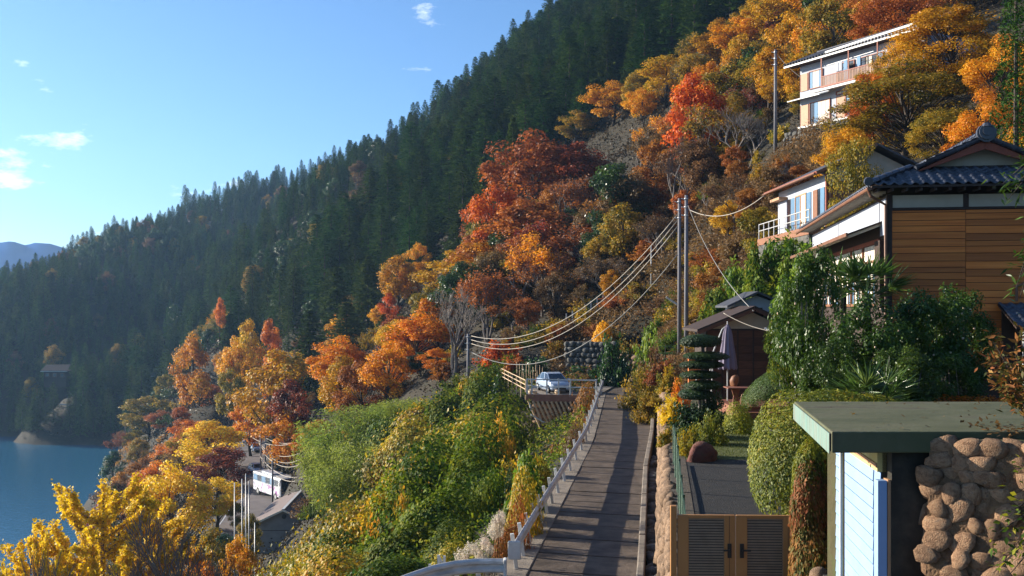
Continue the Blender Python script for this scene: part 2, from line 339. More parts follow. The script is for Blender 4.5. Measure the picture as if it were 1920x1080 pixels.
def stone_wall(name, label, P0, P1, zb, zt, batter, s, mt, thick=.5, curve=None, jit=.3, limit=10**9, group=None, rocks=ROCKS, proud=-.03, core_m=None, fit=1.18, asp=(1, 1), tilt=0.0, dep=.9):
    """dry stone wall: a mortar core with each stone a part; face to the left of P0->P1"""
    root = thing(name, label, 'wall')
    P0, P1 = Vector((*P0, 0)), Vector((*P1, 0)); D = P1-P0; Ln = D.length; D.normalize(); Nn = Vector((-D.y, D.x, 0))
    core = MB(); pts = []
    core.ext([P0+Nn*(batter+proud)+Vector((0, 0, zb)), P0+Nn*proud+Vector((0, 0, zt-.06)), P0-Nn*thick+Vector((0, 0, zt-.06)), P0-Nn*thick+Vector((0, 0, zb))], D*Ln).build('core', core_m or M_mortar, root)
    rows = max(1, round((zt-zb)/s)); h = (zt-zb)/rows; cnt = 0
    for r in range(rows):
        u = -random.uniform(0, s)
        while u < Ln:
            w = s*random.uniform(.8, 1.6); zc = zb+(r+.5)*h+random.uniform(-.06, .06)*s; f = 1-(zc-zb)/(zt-zb)
            p = P0+D*(u+w/2)+Nn*(batter*f-.02+random.uniform(-.03, .05))
            if 0 < u+w/2 < Ln and cnt < limit:
                cnt += 1
                inst('stone', random.choice(rocks), root, (p.x, p.y, zc), (random.uniform(-jit, jit)*.5, random.uniform(-jit, jit)+tilt, math.atan2(D.y, D.x)), (w*fit*asp[0], s*dep, h*fit*asp[1]*random.uniform(.85, 1.1)), mt)
            u += w*.98
    return root
stone_wall('garden_wall', 'warm brown field-stone wall holding up the garden above the lane', (float(XR(13.2))+.82, 13.2), (float(XR(25.2))+.82, 25.2), -7.0, -4.55, .28, .34, M_stone)
stone_wall('garden_wall', 'field-stone garden wall overhung by shrubs farther up the lane', (float(XR(25.25))+.82, 25.25), (float(XR(46))+.86, 46), -7.0, -4.55, .28, .5, M_stone)
stone_wall('garden_wall', 'stone wall hidden under shrubs where the lane passes the garden shed', (float(XR(46.1))+.86, 46.1), (float(XR(63))+.86, 63), -7.0, -4.6, .28, .6, M_stone, limit=120)

# ------------------------------------------------------------------ garden terraces
M_soil = mat('garden_soil', [(.03, .035, .012), (.06, .05, .02), (.05, .07, .015)], rough=1, scale=1.2, bump=1, bscale=9, coord='Position')
M_path = mat('path_asphalt', [(.012, .012, .013), (.02, .019, .019), (.032, .028, .024)], rough=.85, scale=5, bump=1, bscale=26, coord='Position')
M_lawn = mat('lawn_soil', [(.05, .07, .012), (.09, .10, .02)], rough=1, scale=3, coord='Position')
yy = list(range(13, 64, 3))
poly = [(float(XR(y))+.9, y, -8.2) for y in yy]+[(float(XR(y))+15, y, -8.2) for y in reversed(yy)]
struct(MB().ext(poly, (0, 0, 8.2+GARDEN-.03)).build('garden_terrace', M_soil))
def terrace(name, pts, m, zb=-8):
    n = len(pts); mb = MB(); c = (sum(p[0] for p in pts)/n, sum(p[1] for p in pts)/n, sum(p[2] for p in pts)/n)
    mb.add(list(pts)+[c]+[(p[0], p[1], zb) for p in pts], [(i, (i+1) % n, n) for i in range(n)]+[(i, n+1+i, n+1+(i+1) % n, (i+1) % n) for i in range(n)])
    return struct(mb.build(name, m))
terrace('upper_garden', [(4.62, 12.9, -3.5), (4.85, 16, -3.5), (5.5, 19, -3.4), (6.6, 23, -3.2), (7.7, 27, -3.0), (9.4, 31, -2.9), (12.5, 37, -2.9), (16, 52, -2), (28, 54, -1), (28, 12.9, -2)], M_soil)
terrace('wall_terrace', [(3.86, 8.95, -1.17), (4.0, 12.85, -1.2), (14, 12.85, -1.3), (13, 7.2, -1.2), (5.0, 8.2, -1.16)], M_soil)
pth = struct(MB().add([(XR(y)+1.0+dx, y, GARDEN-.02) for y in (13, 18, 22, 26, 30.6) for dx in (0, 2.55)], [(2*i, 2*i+1, 2*i+3, 2*i+2) for i in range(4)]).build('path', M_path))
struct(MB().add([(float(XR(y))+1.0+dx, y, GARDEN-.015) for y in (30.6, 34, 38, 43) for dx in (0, 3.6)], [(2*i, 2*i+1, 2*i+3, 2*i+2) for i in range(3)]).build('lawn', M_lawn))
stone_wall('path_wall', 'boulder wall along the path just behind the slatted gate', (4.52, 15.5), (6.5, 23.2), -4.7, -3.42, .16, .34, M_stone, thick=.45)
stone_wall('gate_wall', 'lit cobble wall between the gate and the white boarded wall', (3.80, 12.3), (4.50, 15.4), -4.9, -3.38, .14, .30, M_stone, thick=.4)
# ------------------------------------------------------------------ building materials
M_plaster = mat('beige_plaster', [(.38, .33, .25), (.47, .41, .32)], rough=.9, scale=2)
M_white = mat('white_wall', [(.31, .33, .39), (.38, .40, .45)], rough=.7, scale=2)
M_cream = mat('cream_board', [(.62, .55, .42), (.7, .63, .5)], rough=.8, scale=3)
M_plank = mat('cedar_plank', [(.42, .10, .012), (.54, .148, .02), (.62, .195, .032)], rough=.6, scale=1.6, stretch=(.3, 5, 8), bump=.4, bscale=10, rand=.36)
M_beam = mat('dark_beam', [(.025, .014, .009), (.05, .026, .016)], rough=.7, scale=4, stretch=(1, 1, 4))
M_red = mat('red_wood', [(.20, .045, .022), (.30, .075, .035)], rough=.6, scale=4)
M_brown = mat('brown_wood', [(.16, .065, .03), (.24, .10, .045)], rough=.6, scale=5, rand=.15)
M_tan = mat('tan_shutter', [(.36, .19, .10), (.43, .24, .13)], rough=.6, scale=4, rand=.1)
M_tile = mat('roof_tile', [(.028, .032, .045), (.05, .056, .075), (.075, .08, .1)], rough=.38, scale=3, rand=.3, bump=.3, spec=.6)
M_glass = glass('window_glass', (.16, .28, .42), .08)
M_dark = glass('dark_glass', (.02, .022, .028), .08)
M_curtain = mat('curtain', [(.62, .55, .45), (.72, .66, .56)], rough=.9, scale=2, stretch=(8, 8, .3))
M_metal = mat('white_metal', [(.44, .44, .43), (.55, .55, .53)], rough=.45, scale=6, spec=.5)
M_steel = mat('galvanised_steel', [(.30, .30, .31), (.45, .45, .45)], rough=.45, metal=.5, scale=6)
M_gutter = mat('copper_gutter', [(.14, .06, .035), (.22, .10, .05)], rough=.5, scale=5)
M_slate = mat('slate_roof', [(.04, .042, .05), (.075, .075, .085)], rough=.6, scale=2, rand=.15)
M_shed = mat('shed_board', [(.07, .028, .014), (.12, .05, .025)], rough=.8, scale=3, stretch=(1, 1, 6), rand=.25)

def tile_mesh(w=.29, l=.31, amp=.034, m=None):
    mb = MB(); n = 6
    top = [(w*(i/n-.5), amp*(1 if False else math.sin(2*math.pi*(i/n)+.6))) for i in range(n+1)]
    vs = [(x, 0, z+.028) for x, z in top]+[(x, l, z+.004) for x, z in top]+[(x, 0, z+.0) for x, z in top]
    fs = [(i, i+1, n+2+i, n+1+i) for i in range(n)]+[(2*n+2+i, 2*n+3+i, i+1, i) for i in range(n)]
    mb.add(vs, fs); me = mb.mesh('tile'); me.materials.append(m or M_tile)
    me.polygons.foreach_set('use_smooth', [True]*len(me.polygons)); return me
TILE = tile_mesh()
def cap_mesh(l=.3, r=.085):
    mb = MB(); n = 7
    for k, (y, s) in enumerate([(0, 1.12), (.05, 1.12), (.055, 1), (l+.03, .95)]):
        for j in range(n): a = math.pi*j/(n-1); mb.v.append((r*s*math.cos(a), y, r*s*math.sin(a)*1.05))
    for k in range(3):
        for j in range(n-1): mb.f.append((k*n+j, k*n+j+1, (k+1)*n+j+1, (k+1)*n+j))
    mb.f.append(tuple(range(n))); me = mb.mesh('ridge_tile'); me.materials.append(M_tile); return me
CAP = cap_mesh()
def frame_mat(o, U, V):
    U = Vector(U).normalized(); V = Vector(V); V = (V-U*V.dot(U)).normalized(); N = U.cross(V)
    return Matrix(((U.x, V.x, N.x, o[0]), (U.y, V.y, N.y, o[1]), (U.z, V.z, N.z, o[2]), (0, 0, 0, 1)))
def put(name, me, parent, M, scale=1):
    o = bpy.data.objects.new(name, me); link(o, parent); o.matrix_basis = M@Matrix.Scale(scale, 4); return o
def tiles(parent, O, U, V, ulen, vlen, keep=None, parts=10**9, me=None, w=.27, e=.26):
    """rows of separate roof tiles from the eave corner O along U, up the slope V; past `parts` they are joined"""
    U = Vector(U).normalized(); V = Vector(V).normalized(); O = Vector(O); me = me or TILE; k = 0; rest = MB()
    co = [v.co.copy() for v in me.vertices]; fc = [tuple(p.vertices) for p in me.polygons]
    for r in range(int(vlen/e)):
        for c in range(int(ulen/w)):
            u, v = (c+.5)*w, r*e
            if keep and not keep(u, v): continue
            M = frame_mat(O+U*u+V*v, U, V)@Matrix.Rotation(random.uniform(-.012, .012), 4, 'X')
            if k < parts: put('tile', me, parent, M)
            else: rest.add([M@q for q in co], fc)
            k += 1
    if rest.v: o = rest.build('tile_field', M_tile, parent, smooth=True); o['kind'] = 'stuff'
def caps(parent, A, B, up=(0, 0, 1), s=1.0, step=.29):
    A, B = Vector(A), Vector(B); D = (B-A); n = max(1, int(D.length/(step*s))); D.normalize()
    U = D.cross(Vector(up)).normalized()
    for i in range(n): put('ridge_tile', CAP, parent, frame_mat(A+D*i*step*s, U, D), s)

# ------------------------------------------------------------------ plank-clad house with the hip-and-gable tiled roof
H1 = thing('timber_house', 'timber house with cedar plank wall and blue-black hip-and-gable tiled roof', 'house', (10.35, 28, -2.2), -R(9))
Wd, Ln = 5.4, 15.0
wl = box('wall', M_beam, H1, .03, Wd-.03, .03, Ln, -.3, 5.28)
for c, (xa, xb) in enumerate([(.13, 2.06), (2.075, 3.95), (3.965, 5.27)]):      # front cladding, board by board
    z = .55
    while z < 4.82:
        h = random.choice([.15, .17, .19, .22]); h = min(h, 4.86-z)
        MB().add([(xa, -.012, z), (xb, -.012, z), (xb, -.004, z+h-.016), (xa, -.004, z+h-.016), (xa, .04, z), (xb, .04, z), (xb, .04, z+h-.008), (xa, .04, z+h-.008)],
                 [(0, 1, 2, 3), (4, 7, 6, 5), (0, 4, 5, 1), (3, 2, 6, 7), (0, 3, 7, 4), (1, 5, 6, 2)]).build('plank', M_plank, H1); z += h
box('plinth', M_beam, H1, 0, Wd, -.02, .05, -.3, .54)
box('beam', M_beam, H1, 0, Wd, -.035, .05, 4.865, 4.925)
for xa, xb in [(.16, 2.0), (2.12, 4.0), (4.12, 5.25)]: box('plaster_panel', M_plaster, H1, xa, xb, -.005, .05, 4.93, 5.27)
for x in (0.0, 2.0, 4.0, Wd-.14): box('post', M_beam, H1, x, x+.14, -.028, .06, 4.93 if 0 < x < 5 else .5, 5.3)
# roof planes
dk = MB(); E, T_ = 5.42, .06
hip = (.91, .9, 6.05); hip2 = (Wd-.91, .9, 6.05); cx = Wd/2; rz = 6.85
dk.ext([(-.5, -.6, E), (Wd+.5, -.6, E), hip2, hip], (0, 0, T_))
dk.ext([(-.5, -.6, E), hip, (.91, .5, 6.05), (cx, .5, rz), (cx, Ln+.5, rz), (-.5, Ln+.5, E)], (0, 0, T_))
dk.ext([(Wd+.5, -.6, E), (Wd+.5, Ln+.5, E), (cx, Ln+.5, rz), (cx, .5, rz), (Wd-.91, .5, 6.05), hip2], (0, 0, T_))
roof = dk.build('roof', M_beam, H1)
sl = math.hypot(1.5, .63)
tiles(roof, (-.5, -.62, E+T_+.03), (1, 0, 0), (0, 1.5, .63), Wd+1, sl, keep=lambda u, v: v/sl*1.41-.05 < u < Wd+1-v/sl*1.41+.05)
sv = Vector((1, 0, .447)); s2 = math.hypot(3.2, 1.43)
tiles(roof, (-.52, Ln+.5, E+T_+.03), (0, -1, 0), sv, Ln+1.1, s2, keep=lambda u, v: (v < 1.6 and u < Ln+1.1-v*.95) or (v >= 1.6 and u < Ln), parts=112)
tiles(roof, (Wd+.52, -.6, E+T_+.03), (0, 1, 0), (-1, 0, .447), Ln+1.1, s2, keep=lambda u, v: (u > v*.95), parts=0)
gb = MB().ext([(.98, .92, 6.04), (Wd-.98, .92, 6.04), (cx, .92, rz-.1)], (0, .08, 0)).build('gable_wall', M_plaster, roof)
for s in (-1, 1):     # red bargeboards and verge tiles
    a = Vector((cx+s*1.92, .46, 5.94)); b_ = Vector((cx, .46, rz-.03))
    MB().ext([a, b_, b_-Vector((0, 0, .26)), a-Vector((s*-.22, 0, .0))+Vector((0, 0, -.10))], (0, .07, 0)).build('bargeboard', M_red, roof, bevel=.01)
    ga = Vector((cx+s*1.86, .40, 6.08)); gb2 = Vector((cx, .40, rz+.06)); D = gb2-ga
    n = 7
    for i in range(n):
        p = ga+D*(i/n); q = ga+D*((i+1.15)/n)
        put('verge_tile', CAP, roof, frame_mat(p+Vector((0, .02, .04)), (0, 1, 0) if s < 0 else (0, -1, 0), q-p), 1.25)
        M = frame_mat(p+Vector((0, .26, .03)), (0, 1, 0) if s < 0 else (0, -1, 0), q-p); put('tile', TILE, roof, M, 1.1)
box('gable_sill', M_beam, roof, .85, Wd-.85,   .80, .91, 6.05, 6.15)
caps(roof, (-.55, -.66, E+.14), (hip[0], hip[1], hip[2]+.13), s=1.15); caps(roof, (Wd+.55, -.66, E+.14), (hip2[0], hip2[1], hip2[2]+.13), s=1.15)
for q, zz in enumerate((.09, .18)): caps(roof, (cx, .42, rz+zz), (cx, Ln+.5, rz+zz), s=1.3 if q == 0 else 1.1)
om = MB()
for i, (r, y) in enumerate([(.26, .30), (.21, .24), (.13, .20)]):
    om.tube([(cx, y, rz+.14+.02*i), (cx, y+.12, rz+.14+.02*i)], r, 12)
om.tube([(cx, .30, rz+.30), (cx, .30, rz+.40)], [.15, .10], 8).build('ridge_ornament', M_tile, roof)
for p in ((-.6, -.72), (Wd+.6, -.72)): MB().tube([(p[0], p[1], E+.16), (p[0], p[1]+.12, E+.18)], .12, 10).build('corner_tile', M_tile, roof)
for x in np.arange(-.35, Wd+.45, .37): box('rafter', M_beam, roof, x, x+.06, -.56, .02, E-.085, E-.005)
for y in np.arange(.2, Ln+.3, .45): box('rafter', M_cream, roof, -.46, .02, y, y+.06, E-.075, E-.005)
gt = MB().tube([(-.57, -.6, E-.02), (-.57, Ln+.5, E-.06)], .06, 8).build('gutter', M_gutter, H1)
MB().tube([(-.57, -.45, E-.03), (-.5, -.42, E-.2), (-.05, -.12, E-.42), (-.04, -.10, 3.0), (-.04, -.10, .2)], .042, 8).build('downpipe', M_gutter, H1)
MB().tube([(3.35, -.06, 2.35), (3.35, -.06, 2.75), (3.55, -.06, 2.82), (5.3, -.06, 2.95)], .04, 8).build('drain_pipe', M_gutter, H1)
box('lamp_box', M_white, H1, 3.9, 4.35, -.1, -.02, 2.1, 2.2)
# long side wall, sunlit
box('plaster_panel', M_white, H1, -.012, .03, .95, 8.0, 4.62, 5.2); box('plaster_panel', M_white, H1, -.012, .03, 8.12, 14.9, 4.62, 5.2)
box('plaster_panel', M_white, H1, -.012, .03, .1, .85, 4.2, 5.2)
box('lintel', M_red, H1, -.05, .04, .9, 14.9, 4.02, 4.14)
cn = MB().ext([(-.95, .55, 4.22), (-.95, .55, 4.27), (0, .55, 4.62), (0, .55, 4.56)], (0, 13.6, 0)).build('canopy', M_beam, H1)
for y in np.arange(.7, 14, .9): MB().bar((-.9, y, 4.19), (0, y, 4.53), .05, .07).build('rafter', M_cream, cn)
box('canopy_edge', M_gutter, cn, -1.0, -.951, .5, 14.2, 4.19, 4.29)
for k in range(6):
    y0 = 1.3+k*2.1
    w_ = MB().box(-.05, .04, y0, y0+.07, 2.2, 4.02).box(-.05, .04, y0+1.93, y0+2.0, 2.2, 4.02).box(-.05, .04, y0+.07, y0+1.93, 2.2, 2.28).box(-.05, .04, y0+.07, y0+1.93, 3.5, 3.56).build('window_frame', M_brown, H1)
    for j in range(4):
        ya = y0+.07+j*.465
        box('pane', M_curtain if (j+k) % 2 else M_glass, w_, -.012, .02, ya+.035, ya+.43, 2.29, 3.49)
        box('mullion', M_brown, w_, -.035, .03, ya-.005+.43, ya+.47, 2.29, 3.49) if j < 3 else None
        box('fanlight', M_curtain, w_, -.012, .02, ya+.035, ya+.43, 3.57, 4.0)
sb = box('shutter_box', M_beam, H1, -.16, .02, .12, .86, 2.1, 4.05)
for y in np.arange(.92, 1.28, .085): box('lattice_bar', M_red, H1, -.07, -.03, y, y+.03, 2.2, 4.0)
# lean-to roof at the foot of the plank wall
LT = thing('lean_to', 'dark slate lean-to roof on white posts against the plank house', 'lean-to', (14.4, 26.2, -2.2), -R(9))
lr = MB().ext([(-1.4, -.4, 1.62), (3.2, -.4, 1.62), (3.2, 1.2, 2.25), (-1.4, 1.2, 2.25)], (0, 0, .05)).build('roof', M_beam, LT)
tiles(lr, (-1.4, -.42, 1.70), (1, 0, 0), (0, 1.6, .63), 4.6, 1.7)
for x in (-1.2, .1, 1.4): box('post', M_metal, LT, x, x+.07, -.3, -.23, -.1, 1.62)
box('back_wall', M_beam, LT, -1.3, 3.1, 1.1, 1.15, -.1, 2.1); box('rail', M_metal, LT, -1.2, 1.4, -.29, -.25, .72, .77)

# ------------------------------------------------------------------ white house with a balcony, above and behind the plank house
H2 = thing('white_house', 'small white house with brown-edged roof and railed terrace on the slope behind the timber house', 'house', (17.75, 57.2, 4.6), R(1))
box('wall', M_white, H2, 0, 4.6, .02, 9.6, -3.0, 2.9)
box('front_cladding', M_brown, H2, .05, 4.55, -.03, .015, -2.5, 2.5)
for x in np.arange(.15, 3.9, .26): box('lattice_bar', M_tan, H2, x, x+.05, -.07, -.032, .55, 1.95)
for z in (.55, 1.2, 1.95): box('lattice_rail', M_tan, H2, .1, 4.2, -.085, -.071, z, z+.05)
box('corner_post', M_red, H2, -.04, .1, -.06, .1, -1, 2.9)
rf = MB().ext([(-.75, -.7, 2.86), (2.6, -.7, 4.45), (2.6, 10.3, 4.45), (-.75, 10.3, 2.86)], (0, 0, .10)).ext([(2.6, -.7, 4.45), (5.6, -.7, 3.0), (5.6, 10.3, 3.0), (2.6, 10.3, 4.45)], (0, 0, .10)).build('roof', M_slate, H2)
MB().bar((-.78, -.72, 2.86), (2.6, -.72, 4.46), .05, .17).build('bargeboard', M_brown, rf); box('fascia', M_red, rf, -.80, -.752, -.7, 10.3, 2.80, 2.97)
for y in np.arange(0, 10, .6): MB().bar((-.7, y, 2.83), (0, y, 3.12), .06, .08).build('rafter', M_brown, rf)
MB().tube([(-.86, -.6, 2.86), (-.86, 10.3, 2.84)], .055, 7).build('gutter', M_gutter, rf)
for (a, c, m_, nm) in [(.25, .95, M_glass, 'shutter'), (1.05, 1.35, M_dark, 'shutter'), (1.5, 2.3, M_brown, 'shutter'), (2.7, 3.5, M_glass, 'shutter')]: box(nm, m_, H2, -.05, .01, a, c, .15, 2.2)
MB().ext([(.1, -.02, 2.5), (4.5, -.02, 2.5), (4.4, -.02, 3.35), (2.6, -.02, 4.25), (.3, -.02, 3.2)], (0, .04, 0)).build('gable_panel', M_plaster, H2)
wf = MB().box(-.07, .01, 3.6, 3.7, .1, 2.25).box(-.07, .01, 5.7, 5.8, .1, 2.25).box(-.07, .01, 3.7, 5.7, 2.17, 2.25).box(-.07, .01, 4.65, 4.75, .1, 2.17).box(-.07, .01, 3.7, 5.7, .1, .18).build('window', M_tan, H2)
box('pane', M_curtain, wf, -.03, .02, 3.71, 4.64, .19, 2.16); box('pane', M_glass, wf, -.03, .02, 4.76, 5.69, .19, 2.16)
box('shutter', M_glass, H2, -.05, .01, 5.85, 6.7, .1, 2.2); box('door_reveal', M_dark, H2, -.04, .01, 6.9, 7.5, .1, 2.2)
box('hood', M_tan, H2, -.55, .01, 7.6, 9.7, 2.25, 2.42); box('wall_tile', M_white, H2, -.06, .01, 7.6, 9.55, -1, 2.2)
box('terrace', M_brown, H2, -1.2, -.01, -.6, 10.4, -.55, -.12)
for y in np.arange(-.5, 10.4, 1.2): MB().tube([(-1.12, y, -.12), (-1.12, y, .85)], .03, 6).build('railing_post', M_metal, H2)
for z in (.42, .85): MB().tube([(-1.12, -.5, z), (-1.12, 10.3, z)], .03, 6).build('rail', M_metal, H2)
box('stone_base', M_stone2, H2, -1.15, -.02, -.5, 10.3, -3.5, -.56)

# ------------------------------------------------------------------ two-storey house high on the slope
H3 = thing('hillside_house', 'two-storey white house with tan shutters and long balcony high on the wooded slope', 'house', (27.0, 95, 16.75), -R(61.8))
box('wall', M_white, H3, 0, 14, .02, 6.5, -.6, 5.75)
box('floor_edge', M_metal, H3, -.1, 14, -.25, .0, -.12, .05)
def shutter(x0, x1, z0, z1, m_=M_tan):
    o = box('shutter', m_, H3, x0, x1, -.06, .01, z0, z1)
    for x in (x0, x1-.05): box('stile', M_red, o, x, x+.05, -.075, -.062, z0, z1)
def window(x0, x1, z0, z1, ms, sub=2):
    f = MB().box(x0-.07, x0, -.09, .01, z0, z1).box(x1, x1+.07, -.09, .01, z0, z1).box(x0, x1, -.09, .01, z1-.06, z1).box(x0, x1, -.09, .01, z0, z0+.06).build('window', M_red, H3)
    w = (x1-x0)/len(ms)
    for i, m_ in enumerate(ms): box('pane', m_, f, x0+i*w+.02, x0+(i+1)*w-.02, -.03, .015, z0+.07, z1-.07)
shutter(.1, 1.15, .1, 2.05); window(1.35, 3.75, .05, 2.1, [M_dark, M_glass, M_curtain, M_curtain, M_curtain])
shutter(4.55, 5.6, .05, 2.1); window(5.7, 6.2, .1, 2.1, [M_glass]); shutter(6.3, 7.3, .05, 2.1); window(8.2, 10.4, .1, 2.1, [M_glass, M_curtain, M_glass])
window(4.6, 6.9, 2.2, 2.55, [M_curtain, M_glass, M_curtain, M_glass])
shutter(.1, 1.05, 3.35, 4.95); window(1.25, 2.85, 3.35, 5.0, [M_glass, M_curtain, M_curtain, M_glass])
MB().ext([(-.75, -.9, 2.45), (-.75, 0, 2.72), (-.75, 0, 2.82), (-.75, -.9, 2.52)], (5.1, 0, 0)).build('hood', M_metal, H3)
bl = box('balcony', M_metal, H3, 3.75, 13.6, -1.05, 0, 2.78, 2.92)
box('balcony_band', M_red, bl, 3.7, 13.62, -1.12, -1.06, 2.92, 3.06)
box('balcony_hood', M_metal, bl, 3.0, 13.4, -1.35, -1.0, 2.62, 2.74)
for x in np.arange(3.8, 13.5, .17): box('baluster', M_brown, bl, x, x+.12, -1.09, -1.07, 3.07, 3.85)
MB().box(3.7, 13.6, -1.11, -1.04, 3.87, 3.95).build('handrail', M_red, bl)
for x in (3.72, 6.9, 10.1, 13.5): box('post', M_red, bl, x, x+.09, -1.1, -1.02, 2.95, 5.6)
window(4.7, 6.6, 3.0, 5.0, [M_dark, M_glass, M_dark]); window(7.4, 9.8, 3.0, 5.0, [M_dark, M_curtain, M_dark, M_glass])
MB().bar((3.9, -.8, 4.9), (9.5, -.8, 5.0), .05).build('drying_pole', M_metal, H3)
for x in (5.2, 5.6, 6.2, 7.7): 
    tag(MB().box(x, x+.35, -.83, -.77, 4.1, 4.9).build('laundry', M_glass if x > 6 else M_white), 'washing hung on the balcony pole of the hillside house', 'laundry', 'washing on the balcony')
for o in [o for o in bpy.data.objects if o.name.startswith('laundry')]: o.location = H3.location; o.rotation_euler = H3.rotation_euler
r3 = MB().ext([(-1.0, -1.0, 5.78), (14.6, -1.0, 5.78), (14.6, 3.3, 7.5), (-1.0, 3.3, 7.5)], (0, 0, .1)).ext([(-1, 3.3, 7.5), (14.6, 3.3, 7.5), (14.6, 7.4, 5.9), (-1, 7.4, 5.9)], (0, 0, .1)).build('roof', M_slate, H3)
box('eave_board', M_metal, r3, -1.02, 14.6, -1.06, -1.005, 5.66, 5.80)
box('soffit', M_beam, r3, -.9, 14.5, -.98, .02, 5.70, 5.76)
for x in np.arange(-.95, 14.5, .36): MB().tube([(x, -1.12, 5.93), (x, 3.3, 7.68)], .075, 6).build('tile_roll', M_slate if x < 4.5 else M_white, r3)
MB().tube([(-1.05, 3.3, 7.68), (14.6, 3.3, 7.68)], .16, 8).build('ridge', M_slate, r3)
MB().bar((4.3, -1.02, 6.0), (14.6, -1.02, 6.2), .3, .16).build('upper_eave', M_metal, r3)
stone_wall('retaining_wall', 'rough stone retaining wall under the hillside house', (27+.472*12-.9*.881, 95-.881*12-.9*.472), (27.1-.9*.881-1.2*.472, 95-.9*.472+1.2*.881), 12.6, 16.4, .5, .46, M_stone2, thick=3.0, limit=260)

# ------------------------------------------------------------------ garden shed, deck, table, parasol
SH = thing('garden_shed', 'dark brown boarded garden shed with two stepped gables behind the terrace table', 'shed', (9.2, 48, GARDEN))
box('wall', M_beam, SH, 0, 3.7, 0, 3, 0, 3.55)
for i in range(9):
    for j in range(5): box('plank', M_shed, SH, j*.74+.02, j*.74+.72, -.03-.008*(i % 2), -.002, .25+i*.36, .25+i*.36+.34)
for j in range(6): box('batten', M_beam, SH, j*.735-.02, j*.735+.05, -.06, -.04, .2, 3.5)
MB().ext([(-.1, -.02, 3.56), (3.8, -.02, 3.56), (2.15, -.02, 4.35)], (0, .05, 0)).build('gable_board', M_plaster, SH)
for a, c in (((-.55, 3.42), (2.15, 4.52)), ((4.1, 3.62), (2.15, 4.52))):
    MB().ext([(a[0], -.7, a[1]), (c[0], -.7, c[1]), (c[0], 3.4, c[1]), (a[0], 3.4, a[1])], (0, 0, .12)).build('roof_panel', M_beam, SH)
    MB().bar((a[0], -.72, a[1]-.05), (c[0], -.72, c[1]-.05), .05, .16).build('bargeboard', M_shed, SH)
box('upper_wall', M_white, SH, 2.0, 4.2, 3.0, 5.2, 3.6, 4.75); MB().ext([(2.0, 3.0, 4.75), (4.2, 3.0, 4.75), (3.1, 3.0, 5.15)], (0, .05, 0)).build('upper_gable', M_white, SH)
box('vent', M_beam, SH, 2.85, 3.4, 2.96, 3.01, 4.3, 4.55)
for a, c in (((1.55, 4.55), (3.1, 5.28)), ((4.7, 4.55), (3.1, 5.28))):
    MB().ext([(a[0], 2.6, a[1]), (c[0], 2.6, c[1]), (c[0], 5.6, c[1]), (a[0], 5.6, a[1])], (0, 0, .1)).build('roof_panel', M_slate, SH)
AW = thing('corrugated_awning', 'small corrugated white awning on a thin post beside the shed', 'awning', (11.6, 45.5, GARDEN))
aw = MB(); n = 26
for k, (y, z) in enumerate([(-.1, 3.42), (1.2, 3.62)]):
    for i in range(n): aw.v.append((i*.1, y, z+.02*(i % 2)))
aw.f = [(i, i+1, n+i+1, n+i) for i in range(n-1)]; aw.build('sheet', M_metal, AW)
MB().bar((0, -.08, 3.36), (2.5, -.08, 3.36), .05, .08).build('beam', M_tan, AW); MB().tube([(.45, 0, 0), (.45, 0, 3.4)], .035, 6).build('post', M_metal, AW); MB().tube([(.06, -.05, 3.45), (0, -.05, 3.1), (.1, -.05, 2.85)], .03, 6).build('downpipe', M_metal, AW)
M_deck = mat('deck_wood', [(.17, .06, .035), (.25, .095, .055)], rough=.6, scale=3, stretch=(.5, 5, 5), rand=.2)
DK = thing('deck', 'red-brown timber deck with a lower step under the terrace table', 'deck', (9.0, 41.6, GARDEN))
box('frame', M_deck, DK, .2, 3.0, .55, 3.9, 0, .40); box('step', M_deck, DK, .3, 2.9, .0, .52, .0, .22)
for k in range(16): box('plank', M_deck, DK, .15, 3.05, .5+k*.215, .5+k*.215+.2, .40, .445, .006)
for k in range(3): box('plank', M_deck, DK, .25, 2.95, -.03+k*.18, -.03+k*.18+.165, .22, .25, .005)
TB = thing('garden_table', 'red-brown wooden garden table with arched pedestal on the deck', 'table', (9.75, 42.7, GARDEN+.445))
box('top', M_deck, TB, -.75, .75, -.5, .5, .72, .77, .01)
for x in (-.32, .32):
    MB().ext([(x-.14, -.04, .05), (x+.14, -.04, .05), (x+.10, -.04, .4), (x+.2, -.04, .72), (x-.2, -.04, .72), (x-.10, -.04, .4)], (0, .08, 0)).build('pedestal', M_deck, TB)
    box('foot', M_deck, TB, x-.1, x+.1, -.42, .42, 0, .06)
box('stretcher', M_deck, TB, -.32, .32, -.03, .03, .25, .33)
ar = [(math.cos(a)*.16, math.sin(a)*.26+.3) for a in np.linspace(0, math.pi, 9)]
MB().tube([(-.16, -.3, .06)]+[(x, -.3, z) for x, z in reversed(ar)]+[(.16, -.3, .06)], .022, 6).build('arch', M_tan, TB)
PT = tag(inst('tree_stump', ROCKS[8], None, (9.5, 43.2, GARDEN+.445+.77+.22), (0, 0, .4), (.42, .42, .62), M_brown), 'rough stump used as planter on the garden table', 'stump')
M_cloth = mat('parasol_cloth', [(.13, .11, .16), (.2, .17, .23)], rough=.9, scale=3, stretch=(6, 6, .4))
PA = thing('parasol', 'closed grey-violet parasol tied shut beside the shed', 'parasol', (9.55, 44.9, GARDEN+.2))
mb = MB(); n = 20
prof_ = [(3.62, .03), (3.5, .10), (3.2, .17), (2.7, .23), (2.2, .30), (1.75, .36), (1.68, .33)]
for z, r in prof_:
    for j in range(n): rr = r*(1+.22*(j % 2)); a = 2*math.pi*j/n; mb.v.append((rr*math.cos(a), rr*math.sin(a), z-.07*(j % 2)*(z < 1.8)))
